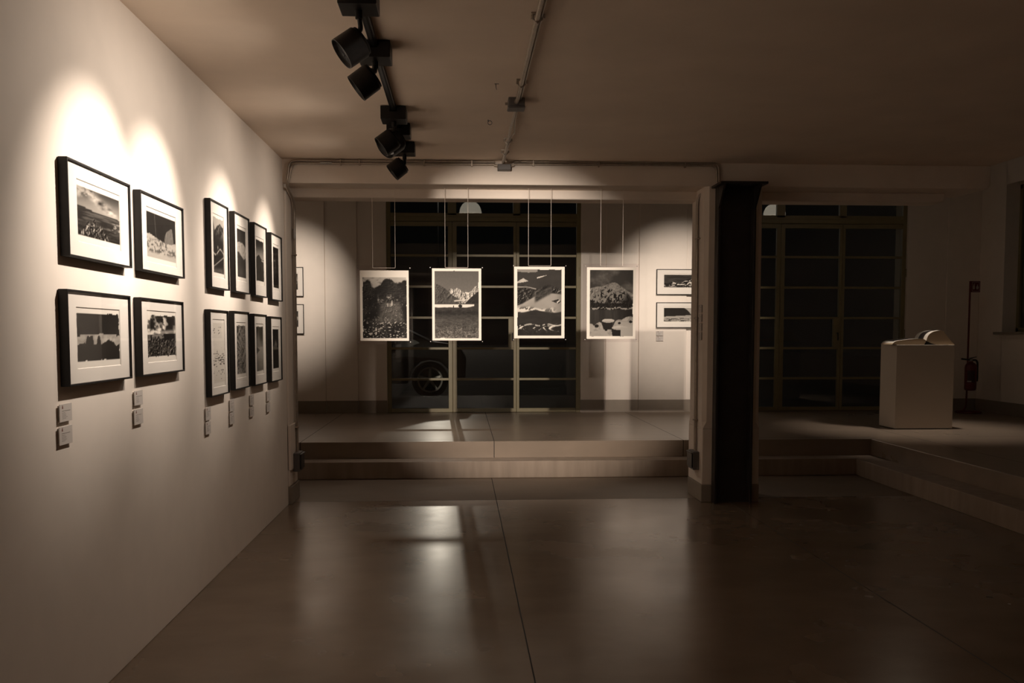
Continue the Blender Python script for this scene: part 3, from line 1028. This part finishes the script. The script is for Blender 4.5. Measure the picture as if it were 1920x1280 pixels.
# ------------------------------------------------------------------ caption cards
def caption(label, group, base, rz, cw, ch):
    root = thing('caption_card', label, 'caption card', base, (0, 0, rz), group)
    MB().box(-cw / 2 + .008, cw / 2 - .008, -.008, 0, -ch / 2 + .006, ch / 2 - .006).build('foam_pad', M['foam'], root)
    MB().box(-cw / 2, cw / 2, -.011, -.008, -ch / 2, ch / 2, bev=.0006).build('board', M['card'], root)
    t = MB()
    y = -.0112
    x0 = -cw / 2 + .02
    for k, (ln, th) in enumerate(((.070, .0016), (.030, .001), (.036, .001), (.034, .001), (.044, .001), (.03, .001))):
        z = ch / 2 - .026 - .0055 * k - (.002 if k else 0)
        x = x0
        while x < x0 + min(ln, cw - .03):
            wl = random.uniform(.004, .011)
            t.box(x, min(x + wl, cw / 2 - .006), y, y + .0004, z - th, z)
            x += wl + .0015
    t.build('printed_text', M['cardtext'], root)
    e = MB()
    ex, ez = x0 + .006, ch / 2 - .012
    e.prism([(ex - .006, ez - .006), (ex + .006, ez - .006), (ex + .002, ez + .007), (ex - .002, ez + .007)], y, y + .0004, 'y')
    e.build('emblem', M['emblem'], root)
    return root


GC = 'caption cards on the left wall'
names = ['the sea picture column', 'the dune picture column', 'the frame of dashes', 'the frame of tangled strokes',
         'the frame of dark cloud', 'the frame with the pale bloom']
cards = [(3.603, 1.200, .110, .068), (3.598, 1.114, .116, .070), (4.403, 1.201, .110, .068), (4.398, 1.113, .117, .072),
         (5.588, 1.024, .108, .078), (5.582, .939, .108, .074), (6.163, 1.029, .113, .080), (6.157, .944, .113, .076),
         (6.747, 1.024, .118, .077), (6.740, .938, .118, .068), (7.322, 1.014, .122, .080), (7.315, .925, .122, .070)]
for k, (y, z, cw, ch) in enumerate(cards):
    caption(('upper' if k % 2 == 0 else 'lower') + ' grey caption card of the pair beneath ' + names[k // 2], GC, (XL, y, z), PI / 2, cw, ch)
for k in range(4):
    caption(['topmost', 'second from top', 'third from top', 'lowest'][k] + ' grey caption card on the left face of the plastered column',
            'caption cards on the column', (cx0, 8.150, 1.722 - .0815 * k), -PI / 2, .095, .074)
for k in range(2):
    caption(['upper', 'lower'][k] + ' pale caption card under the dark hill picture beside the column', 'caption cards on the window wall',
            (2.906, 13.405, 1.506 - .077 * k), 0, .104, .07)

# ------------------------------------------------------------------ hanging prints
GH = 'prints hung on wires from the beam'
HY = 8.281
hung = [
    (-.925, -.430, 1.405, 2.102, -.891, -.461, 1.437, 2.059, (.055, .10, .955, .965), A_cliff, 'hanging print of a dark misty cliff over flowers, leftmost of four on wires', (-.775, -.577), 4),
    (-.287, .211, 1.408, 2.108, -.254, .183, 1.440, 2.079, (.05, .035, .945, .968), A_lake, 'hanging print of a valley with bright lake and snow peaks', (-.137, .066), 5),
    (.453, .958, 1.425, 2.127, .477, .930, 1.459, 2.097, (.065, .04, .94, .965), A_storm, 'hanging print of dark sky with slanted light and snow ridge', (.604, .806), 6),
    (1.097, 1.602, 1.425, 2.126, 1.131, 1.573, 1.454, 2.094, (.062, .035, .945, .965), A_peak, 'hanging print of a snowy cone mountain and rocks, rightmost of four on wires', (1.252, 1.452), 7),
]
for (ax0, ax1, az0, az1, px0, px1, pz0, pz1, pic, fn, lab, wx, sd) in hung:
    xc = (ax0 + ax1) / 2
    root = thing('hanging_print', lab, 'hanging print', (xc, HY, az0), (0, 0, 0), GH)
    W2, H2_ = ax1 - ax0, az1 - az0
    MB().box(-W2 / 2, W2 / 2, .002, .007, 0, H2_, bev=.0008).build('acrylic_panel', M['acrylic'], root)
    cols = ink_colors(fn, 108, 150, pic, .006, sd, gam=1.85)
    sheet('print', (px0 - xc, 0.0, pz1 - az0), (1, 0, 0), (0, 0, -1), (0, -1, 0), px1 - px0, pz1 - pz0, cols, root, M['print'])
    for sx in (-1, 1):
        for z in (.022, H2_ - .022):
            MB().cyl((sx * (W2 / 2 - .018), -.010, z), (sx * (W2 / 2 - .018), .010, z), .0032, 12).build('screw', M['chrome'], root, True)
    zt = H2_ - .022
    w0, w1 = wx[0] - xc, wx[1] - xc
    MB().tube(fillet([(w0, -.0115, 2.785 - az0), (w0, -.0115, zt), (w1, -.0115, zt), (w1, -.0115, 2.785 - az0)], .006, 3), .0019, 8).build('wire', M['wire'], root, True)

# ------------------------------------------------------------------ lighting track and spot lamps
TX = -0.437
trk = thing('lighting_track', 'black lighting track running along the ceiling near the left wall', 'lighting track', (TX, 0, ZC))
tr = MB()
tr.box(-.018, .018, -3.4, 7.48, -.034, 0, bev=.002)
tr.build('rail', M['black'], trk)
MB().box(-.006, .006, -3.4, 7.48, -.0365, -.033).build('contact_strip', M['dark'], trk)


def lamp(label, y, aim, watts, box_y=None, r=.071, ln=.105, xo=-.045, zo=-.225, cone=58, group='black spot lamps on the track', size=.03, blend=1.0, tb=0.0):
    """box on the rail, short arm, round head turned towards aim"""
    by = y if box_y is None else box_y
    root = thing('spot_lamp', label, 'spot lamp', (TX, by, ZC), (0, 0, 0), group)
    MB().prism([(-.083, -.088), (.083, -.088), (.083, -.004), (.021, -.004), (.021, -.039), (-.021, -.039), (-.021, -.004), (-.083, -.004)], -.085, .085, 'y', bev=.003).build('driver_box', M['black'], root)
    hc = Vector((xo, y - by, zo))
    d = (Vector(aim) - (root.location + hc)).normalized()
    mt = Matrix.Translation(hc) @ d.to_track_quat('Z', 'Y').to_matrix().to_4x4()
    h = MB()
    h.lathe([(0, -ln * .5), (r * .93, -ln * .5), (r, -ln * .44), (r, ln * .5), (r * .95, ln * .5), (r * .86, ln * .36), (r * .80, ln * .33)], 40, mt, cap=False)
    for k in range(4):
        h.lathe([(r * .8, -.003), (r * 1.0, -.003), (r * 1.0, .003), (r * .8, .003)], 40, mt @ Matrix.Translation((0, 0, -ln * .5 - .006 - .0)) @ Matrix.Scale(.9 - .1 * k, 4)) if k == 0 else None
    h.build('head', M['black'], root, True)
    MB().lathe([(0, ln * .33), (r * .82, ln * .33), (r * .82, ln * .30), (0, ln * .30)], 32, mt).build('lens', M['lens'], root, True)
    a = MB()
    top = Vector((0.0, 0, -.09))
    a.cyl(top + Vector((0, 0, .0)), top + Vector((0, 0, -.035)), .016, 16)
    el = hc - d * (ln * .30) + Vector((.0, 0, r * .7))
    a.tube(fillet([top + Vector((0, 0, -.02)), top + Vector((.004, (y - by) * .5, -.07)), el, hc - d * ln * .25], .02, 4), .011, 10)
    a.build('arm', M['black'], root, True)
    if watts:
        p = root.location + hc + d * (ln * .52)
        spot('spot_light', p, aim, watts, cone, blend, size, root)
        if cone > 40:      # stray light outside the reflector's beam
            spot('spill_light', p, aim, watts * .15, 150, 1.0, size, root)
    return root


lamp('nearest black spot lamp on the track, lens turned towards the camera', 4.22, (XL, 3.95, 1.97), E_TRACK['a'], 4.14)
lamp('black spot lamp second along the track, just behind the nearest', 4.79, (XL, 4.72, 1.97), E_TRACK['b'], 4.90)
lamp('black spot lamp with square box, third along the track', 6.26, (XL, 6.05, 1.96), E_TRACK['c'], 6.26)
lamp('wide black spot lamp partly hidden behind the third along the track', 6.57, (-1.518, 5.85, 1.9), E_TRACK['d'], 6.75, r=.086, ln=.12, zo=-.165, xo=-.045)
lamp('farthest black spot lamp, hanging in front of the beam', 7.44, (XL, 7.33, 1.96), E_TRACK['e'], 7.39, zo=-.19, xo=-.06)
lamp('black spot lamp at the rear end of the track, aimed at the hanging prints', -3.0, (0.45, 8.28, 1.62), E_BACK['panels'], -3.0, cone=15, size=.03, blend=1.0)
lamp('added black spot lamp behind the camera, fill light off the rear part of the left wall', -.3, (XL, -.5, 1.5), E_TRACK['r1'])  # added out of view to raise the room's bounce light
lamp('added black spot lamp behind the camera for fill light, next to the last on the track', -1.8, (XL, -2.0, 1.5), E_TRACK['r2'])  # second added lamp, same fill from the unseen rear wall stretch

lamp('black spot lamp on the track above the camera, aimed at the hanging prints and steps', 2.1, (.47, 8.28, 1.62), E_BACK['front'], cone=27, size=.03, blend=.7)

# spot lamps above the platform, out of view behind the beam
def hidden_lamp(label, p, aim, watts, cone, blend=1.0, size=.04):
    root = thing('ceiling_spot_lamp', label, 'spot lamp', p, (0, 0, 0), 'black spot lamps above the platform')
    d = (Vector(aim) - Vector(p)).normalized()
    mt = d.to_track_quat('Z', 'Y').to_matrix().to_4x4()
    r, ln = .07, .11
    MB().lathe([(0, -ln), (r * .93, -ln), (r, -ln * .9), (r, 0), (r * .93, 0), (r * .85, -.012)], 32, mt, cap=False).build('head', M['black'], root, True)
    MB().cyl((0, 0, .0), (0, 0, ZT - p[2]), .012).build('stem', M['black'], root, True)
    spot('spot_light', Vector(p) + d * .004, aim, watts, cone, blend, size, root)
    return root


hidden_lamp('black spot lamp on a stem aimed at the left end of the window wall', (-2.1, 10.6, 3.35), (-2.5, 13.4, 2.1), E_BACK['left'], 42)
hidden_lamp('black spot lamp on a stem aimed at the frames beside the column', (3.1, 10.5, 3.4), (3.2, 13.4, 1.9), E_BACK['right'], 48)
hidden_lamp('black spot lamp on a stem above the pedestal', (5.5, 10.75, 4.6), (5.5, 10.80, 1.3), E_BACK['book'], 48)
hidden_lamp('added black spot lamp on a stem, brightening the platform centre', (-.25, 10.6, 3.3), (0.5, 10.2, .35), E_BACK['floor'], 100)  # added unseen lamp, there only to lift the platform floor

# ------------------------------------------------------------------ pendant lamps above the platform
for (x, lab) in ((.172, 'pale domed pendant lamp mirrored in the window behind the hanging prints'), (5.47, 'pale domed pendant lamp mirrored in the window beside the steel column')):
    root = thing('pendant_lamp', lab, 'pendant lamp', (x, 11.0, 3.555), (0, 0, 0), 'domed pendant lamps')
    R_, prof = .19, []
    for k in range(13):
        a = k / 12 * PI / 2
        prof.append((R_ * math.cos(a) ** .8 if k < 12 else .03, .20 * math.sin(a)))
    inner = [(r_ * .96, z * .96) for r_, z in prof[::-1]]
    sh = MB()
    sh.lathe(prof + inner, 48, cap=False)
    sh.build('lamp_shade', M['shade'], root, True)
    MB().cyl((0, 0, .19), (0, 0, .27), .03).build('cap', M['box'], root, True)
    MB().cyl((0, 0, .26), (0, 0, ZT - 3.555), .005, 8).build('cord', M['dark'], root)

# ------------------------------------------------------------------ conduits, boxes, hooks
KX = .36
cz = ZC - .03
ck = thing('ceiling_conduit', 'zinc conduit running along the ceiling towards the beam', 'conduit', (KX, 0, ZC))
MB().tube([(0, -1.0, -.03), (0, 5.93, -.03)], .0125).tube([(0, 6.03, -.03), (0, 7.75, -.03), (0.005, 8.0, -.032)], .010).build('pipe', M['conduit'], ck, True)
MB().tube([(.02, -1.0, -.022), (.02, 5.9, -.022)], .005).tube(fillet([(.014, 6.05, -.025), (.018, 6.55, -.03), (.035, 6.75, -.05), (.016, 6.95, -.03), (.014, 7.95, -.03)], .1), .004).build('cable', M['conduit'], ck, True)
for y in (2.4, 4.39, 5.52, 7.15, 7.6):
    c_ = MB()
    c_.box(-.028, .030, y - .012, y + .012, -.008, 0)
    c_.tube([(-.018, y, -.004), (-.018, y, -.03), (0, y, -.047), (.024, y, -.03), (.026, y, -.004)], .0045, 8)
    c_.cyl((-.026, y - .006, -.012), (-.026, y - .006, -.03), .004, 8).cyl((.034, y - .006, -.008), (.034, y - .006, -.026), .004, 8)
    c_.build('clip', M['conduit'], ck, True)

jb = thing('junction_box', 'small grey junction box on the ceiling conduit', 'junction box', (KX - .003, 5.98, ZC))
MB().box(-.052, .052, -.055, .055, -.055, 0, bev=.004).build('box_body', M['box'], jb)
MB().box(-.055, .055, -.058, .058, -.066, -.053, bev=.004).build('lid', M['box'], jb)
MB().cyl((-.052, 0, -.03), (-.07, 0, -.03), .009, 12).build('gland', M['conduit'], jb, True)
MB().cyl((0, -.055, -.03), (0, -.072, -.03), .016, 12).build('gland', M['conduit'], jb, True)
jb2 = thing('junction_box', 'small grey junction box at the top of the beam where conduits meet', 'junction box', (.375, 8.08, 2.96))
MB().box(-.055, .06, -.085, 0, -.062, -.012, bev=.004).build('box_body', M['box'], jb2)
for p_, q_, r_ in (((-.055, -.03, -.02), (-.085, -.03, -.016), .010), ((.06, -.03, -.02), (.09, -.03, -.012), .010), ((0, -.05, -.012), (0, -.05, .012), .014)):
    MB().cyl(p_, q_, r_, 12).build('gland', M['conduit'], jb2, True)

# left run: along the beam, round the corner, down the pilaster
lc = thing('wall_conduit', 'pair of zinc conduits along the beam and down the end of the left wall', 'conduit', (0, 0, 0))
for dz, dx, dy in ((0, 0, 0), (-.022, .018, .022)):
    y = 8.062
    pts = [(.30, y, 2.975 + dz), (-1.452 + dx, y, 2.972 + dz), (-1.480 + dx * .4, y, 2.76 + dz * .4), (-1.478, 8.36 + dy, 2.685), (-1.478, 8.40 + dy, 2.60), (-1.478, 8.375 + dy, .44)]
    MB().tube(fillet(pts, .06), .009, 10).build('pipe', M['conduit'], lc, True)
for x in (-1.02, -.86, -.31, .1):
    MB().box(x - .006, x + .006, 8.048, 8.08, 2.935, 2.986, bev=.001).build('clip', M['conduit'], lc)
for z in (.66, 2.20):
    MB().box(-1.490, -1.462, 8.36, 8.415, z - .006, z + .006).cyl((-1.49, 8.35, z), (-1.468, 8.35, z), .006, 10).build('clip', M['conduit'], lc)
MB().cyl((-1.478, 8.385, 2.34), (-1.478, 8.385, 2.43), .013, 12).build('sleeve', M['chrome'], lc, True)
MB().cyl((-1.19, 8.056, 2.954), (-1.09, 8.056, 2.954), .013, 12).build('sleeve', M['chrome'], lc, True)

rc = thing('wall_conduit', 'pair of zinc conduits along the beam and down the plastered column', 'conduit', (0, 0, 0))
for dz, dx, dy in ((0, 0, 0), (-.020, -.018, .024)):
    y = 8.062
    pts = [(.46, y, 2.978 + dz), (2.255 + dx, y, 2.985 + dz), (2.262 + dx, y, 2.765), (2.135, 8.24 + dy, 2.745), (2.124, 8.27 + dy, 2.66), (2.124, 8.235 + dy, .43)]
    MB().tube(fillet(pts, .06), .009, 10).build('pipe', M['conduit'], rc, True)
for x in (.63, 1.2, 1.957):
    MB().box(x - .006, x + .006, 8.048, 8.08, 2.942, 2.994, bev=.001).build('clip', M['conduit'], rc)
for z in (.72, 1.64, 2.35):
    MB().box(2.108, cx0, 8.225, 8.285, z - .006, z + .006).cyl((2.112, 8.215, z), (cx0, 8.215, z), .006, 10).build('clip', M['conduit'], rc)


def outlet(label, loc, sgn, w_, d_, h_):
    """surface socket box; its socket face looks along sgn * x"""
    root = thing('socket_box', label, 'socket box', loc, (0, 0, 0), 'surface socket boxes')
    MB().box(min(0, sgn * w_), max(0, sgn * w_), -d_ / 2, d_ / 2, 0, h_, bev=.005, seg=2).build('box_body', M['box'], root)
    x = sgn * w_
    MB().box(min(x, x + sgn * .012), max(x, x + sgn * .012), -d_ / 2 + .012, d_ / 2 - .012, .018, h_ - .018, bev=.003).build('socket', M['dark'], root)
    MB().box(min(x, x + sgn * .02), max(x, x + sgn * .02), -d_ / 2 + .006, d_ / 2 - .006, h_ - .016, h_ - .008, bev=.002).build('hinge_cap', M['box'], root)
    return root


outlet('grey socket box at the foot of the conduit on the left wall end', (-1.490, 8.34, .275), 1, .055, .20, .165)
outlet('grey socket box at the foot of the conduit on the column', (cx0, 8.25, .275), -1, .055, .20, .165)

hk = MB()
hk.cyl((.215, 5.62, ZC), (.215, 5.62, ZC - .014), .0025, 8).tube([(.206, 5.62, ZC - .002), (.232, 5.62, ZC - .002)], .0018, 6).tube(fillet([(.215, 5.62, ZC - .012), (.215, 5.605, ZC - .03), (.219, 5.61, ZC - .038)], .01), .002, 6)
tag(hk.build('ceiling_hook', M['box'], None, True), 'small dark hook in the ceiling left of the conduit', 'hook')
rg = MB()
rg.cyl((.196, 6.56, ZC), (.196, 6.56, ZC - .012), .004, 8)
rg.tube([(.208 + .014 * math.cos(a), 6.56, ZC - .02 + .014 * math.sin(a)) for a in np.linspace(0, 2 * PI, 16, endpoint=False)], .0025, 6, closed=True)
tag(rg.build('ceiling_ring', M['box'], None, True), 'small dark ring in the ceiling between hook and beam', 'ring')

# ------------------------------------------------------------------ pedestal and open book
pd = thing('pedestal', 'tall white pedestal standing on the platform with an open book', 'pedestal', (5.555, 10.98, H2))
PW, PD, PH = .709, .42, 1.366 - H2
MB().box(-PW / 2, PW / 2, -.21, .21, .012, PH, bev=.002).build('box_body', M['pedestal'], pd)
MB().box(-PW / 2 + .03, PW / 2 - .03, -.18, .18, 0, .013).build('plinth', M['dark'], pd)

bk = thing('open_book', 'large open photo book lying on the pedestal, one page arching up', 'book', (5.50, 10.80, 1.366), (0, 0, 0))
BD = .30


def page_block(name, top, bottom, n=26):
    """block of pages: top curve and bottom curve (x, z), extruded to depth BD"""
    MBk = MB()
    t = bmesh.new()
    f0 = [t.verts.new((x, 0, z)) for x, z in top]
    g0 = [t.verts.new((x, 0, z)) for x, z in bottom]
    f1 = [t.verts.new((x, BD, z)) for x, z in top]
    g1 = [t.verts.new((x, BD, z)) for x, z in bottom]
    m = len(top)
    for k in range(m - 1):
        t.faces.new((f0[k], f0[k + 1], g0[k + 1], g0[k]))
        t.faces.new((f1[k + 1], f1[k], g1[k], g1[k + 1]))
        t.faces.new((g0[k], g0[k + 1], g1[k + 1], g1[k]))
        t.faces.new((f0[k + 1], f0[k], f1[k], f1[k + 1]))
    t.faces.new((f0[0], g0[0], g1[0], f1[0]))
    t.faces.new((g0[-1], f0[-1], f1[-1], g1[-1]))
    bmesh.ops.recalc_face_normals(t, faces=t.faces[:])
    return MBk.add(t).build(name, M['pageedge'], bk, True)


def curve(pts, n=22):
    pts = np.array(pts)
    tt = np.linspace(0, 1, n)
    k = np.linspace(0, 1, len(pts))
    # smooth with Catmull-Rom like resampling
    xs = np.interp(tt, k, pts[:, 0])
    zs = np.interp(tt, k, pts[:, 1])
    for _ in range(2):
        xs[1:-1] = .25 * xs[:-2] + .5 * xs[1:-1] + .25 * xs[2:]
        zs[1:-1] = .25 * zs[:-2] + .5 * zs[1:-1] + .25 * zs[2:]
    return list(zip(xs, zs))


gut = (.075, .050)
L_top = curve([(-.345, .004), (-.325, .030), (-.29, .048), (-.20, .058), (-.10, .070), (-.01, .076), (.045, .068), gut])
L_bot = curve([(-.345, .003), (-.29, .003), (-.20, .003), (-.10, .003), (-.02, .003), (.03, .003), (.05, .004), (.055, .012)])
R_top = curve([gut, (.082, .080), (.094, .108), (.115, .134), (.145, .153), (.185, .165), (.225, .172), (.262, .174), (.278, .166), (.31, .128), (.36, .068), (.40, .026), (.425, .006), (.436, .003)], 44)
R_bot = curve([(.078, .048), (.10, .038), (.13, .022), (.17, .010), (.21, .004), (.25, .003), (.30, .003), (.36, .003), (.41, .002), (.434, .002)], 44)
page_block('page_block', L_top, L_bot)
page_block('page_block', R_top, R_bot)


def page(name, top, rng, dark, lift=.0015):
    """upper page of a block: printed photograph with pale margins"""
    me_v, cols = [], []
    nv = 24
    pts = top[rng[0]:rng[1]]
    for k, (x, z) in enumerate(pts):
        for j in range(nv):
            d = j / (nv - 1)
            me_v.append((x, d * BD, z + lift))
            f = k / (len(pts) - 1)
            ins = dark[0] < d < dark[1] and dark[2] < f < dark[3]
            cols.append((.03, .024, .022) if ins else tuple(PAPER))
    fc = []
    for k in range(len(pts) - 1):
        for j in range(nv - 1):
            a = k * nv + j
            fc.append((a, a + nv, a + nv + 1, a + 1))
    me = bpy.data.meshes.new(name)
    me.from_pydata(me_v, [], fc)
    at = me.color_attributes.new('ink', 'FLOAT_COLOR', 'POINT')
    at.data.foreach_set('color', np.array([(*c, 1) for c in cols], np.float32).ravel())
    me.materials.append(M['page'])
    for p in me.polygons:
        p.use_smooth = True
    o = bpy.data.objects.new(name, me)
    C.objects.link(o)
    o.parent = bk
    return o


page('printed_page', L_top, (2, 22), (.14, .8, .12, .86))
page('printed_page', R_top, (0, 27), (.30, .72, .0, .95))
cv = MB()
cv.box(-.352, .07, -.006, BD + .006, 0, .003)
cv.box(.07, .345, -.006, BD + .006, 0, .003)
cv.prism([(.07, .003), (.075, .046), (.10, .034), (.16, .012), (.20, .003)], .004, BD - .004, 'y')
cv.build('cover', M['cover'], bk)

# ------------------------------------------------------------------ fire extinguisher on its stand
es = thing('extinguisher_stand', 'thin red stand with a small sign panel in the far right corner', 'stand', (7.335, 12.98, H2))
pole = fillet([(-.16, 0, .022), (-.06, 0, .022), (-.018, 0, .10), (-.012, 0, .30), (-.012, 0, 1.903)], .10, 8)
MB().tube(pole, .013, 12).build('pole', M['red'], es, True)
ring = [(.02 + .17 * math.cos(a), .17 * math.sin(a), .013) for a in np.linspace(0, 2 * PI, 40, endpoint=False)]
MB().tube(ring, .012, 10, closed=True).build('base_ring', M['red'], es, True)
MB().box(-.02, .135, -.008, .004, 1.745, 1.903, bev=.003).build('sign_panel', M['red'], es)
sg = MB()
ys0, ys1 = -.0095, -.0075
for (x0, x1, z0, z1) in ((.012, .122, 1.885, 1.890), (.012, .122, 1.758, 1.763), (.012, .016, 1.758, 1.890), (.118, .122, 1.758, 1.890)):
    sg.box(x0, x1, ys0, ys1, z0, z1)
sg.prism([(.028, 1.785), (.052, 1.785), (.052, 1.835), (.046, 1.845), (.046, 1.855), (.058, 1.862), (.05, 1.868), (.036, 1.862), (.036, 1.845), (.028, 1.835)], ys0, ys1, 'y')
sg.prism([(.078, 1.785), (.102, 1.785), (.110, 1.805), (.106, 1.83), (.100, 1.82), (.096, 1.862), (.084, 1.842), (.082, 1.822), (.076, 1.832), (.072, 1.805)], ys0, ys1, 'y')
sg.build('pictogram', M['white'], es)

ex = thing('fire_extinguisher', 'red fire extinguisher with black hose hanging on the thin red stand', 'fire extinguisher', (7.318, 12.885, .685))
MB().lathe([(0, 0), (.060, .0), (.076, .012), (.080, .03), (.080, .33), (.074, .365), (.055, .392), (.03, .405), (.026, .42), (0, .42)], 36).build('cylinder', M['red'], ex, True)
MB().lathe([(0, .415), (.024, .415), (.024, .45), (.015, .46), (0, .46)], 20).build('valve', M['chrome'], ex, True)
MB().box(-.012, .012, -.01, .01, .452, .466, bev=.002).prism([(-.02, .455), (.075, .478), (.078, .486), (-.02, .468)], -.01, .01, 'y').build('lever', M['dark'], ex)
MB().tube(fillet([(0, 0, .435), (.075, 0, .438), (.098, 0, .40), (.100, 0, .18), (.096, 0, .13)], .035), .014, 10).build('hose', M['dark'], ex, True)
MB().tube([(-.02, 0, .44), (-.15, -.02, .455)], .012, 10).build('nozzle', M['dark'], ex, True)
lb = MB()
t = bmesh.new()
nn = 14
va = [t.verts.new((.0815 * math.sin(a), -.0815 * math.cos(a), z)) for z in (.12, .29) for a in np.linspace(-1.05, .25, nn)]
for k in range(nn - 1):
    t.faces.new((va[k], va[k + 1], va[nn + k + 1], va[nn + k]))
lb.add(t).build('label_band', simple('extinguisher_label', (.05, .012, .01), .5), ex, True)
l2 = MB()
t = bmesh.new()
va = [t.verts.new((.0820 * math.sin(a), -.0820 * math.cos(a), z)) for z in (.125, .142) for a in np.linspace(-1.05, -.35, nn)]
for k in range(nn - 1):
    t.faces.new((va[k], va[k + 1], va[nn + k + 1], va[nn + k]))
l2.add(t).build('label_stripe', M['white'], ex, True)

# ------------------------------------------------------------------ night street beyond the glass
struct(MB().box(-14, 22, YB + .4, 100, -.1, .30).build('street_ground', M['asphalt']), 'dark street outside the windows')
sl = thing('street_lamp', 'tall street lamp far outside, hidden behind the beam but mirrored in the floor', 'street lamp', (-1.9, 80, .3))
MB().lathe([(.12, 0), (.09, 1.0), (.06, 13.4), (0, 13.4)], 16).build('pole', M['tyre'], sl, True)
MB().tube([(0, 0, 13.3), (0, -.6, 13.6), (0, -1.4, 13.65)], .05).build('arm', M['tyre'], sl, True)
MB().box(-.18, .18, -1.9, -1.3, 13.58, 13.72, bev=.03).build('lantern', M['tyre'], sl)
pl_ = bpy.data.lights.new('street_light', 'POINT')
pl_.energy = E_BACK['street']
pl_.color = WARM
pl_.shadow_soft_size = .25
po_ = bpy.data.objects.new('street_light', pl_)
C.objects.link(po_)
po_.location = (0, -1.6, 13.2)
po_.parent = sl

car = thing('car', 'dark parked car outside, one alloy wheel showing through the window', 'car', (-2.0, 17.0, .30))
body = [(-2.15, .35), (-2.2, .62), (-2.05, .80), (-1.2, .92), (-.55, 1.38), (.7, 1.42), (1.45, 1.05), (1.95, .98), (2.1, .75), (2.08, .36), (1.85, .30), (1.79, .52), (1.62, .68), (1.43, .72), (1.24, .68), (1.07, .52), (1.02, .28),
        (-1.02, .28), (-1.07, .52), (-1.24, .68), (-1.43, .72), (-1.62, .68), (-1.79, .52), (-1.85, .30)]
MB().prism(body, 0.06, 1.75, 'y', bev=.03, seg=2).build('body', M['carpaint'], car, True)
MB().prism([(-1.05, .95), (-.5, 1.33), (.65, 1.36), (1.25, 1.03), (1.0, .95)], 0.045, 0.07, 'y').build('side_window', M['dark'], car)
for x in (-1.43, 1.43):
    wl = MB()
    rotm = Matrix.Translation((x, .10, .355)) @ Matrix.Rotation(PI / 2, 4, 'X')
    wl.lathe([(.235, -.10), (.30, -.11), (.335, -.08), (.335, .08), (.30, .11), (.235, .10)], 40, rotm, cap=False)
    wo = wl.build('wheel', M['tyre'], car, True)
    rm = MB()
    rm.lathe([(.205, .085), (.236, .100), (.236, .06), (.215, .05)], 40, rotm, cap=False)
    rm.lathe([(0, .10), (.04, .10), (.055, .08), (.055, .04), (0, .04)], 20, rotm)
    for k in range(5):
        a = k * 2 * PI / 5 + PI / 2
        mt = rotm @ Matrix.Rotation(a, 4, 'Z')
        rm.prism([(.04, -.028), (.215, -.017), (.215, .017), (.04, .028)], .055, .085, 'z', mat=mt)
    rm.build('rim', M['alloy'], wo)
    MB().lathe([(0, .0), (.21, .0), (.21, .02), (0, .02)], 32, rotm).build('brake_disc', M['tyre'], wo)
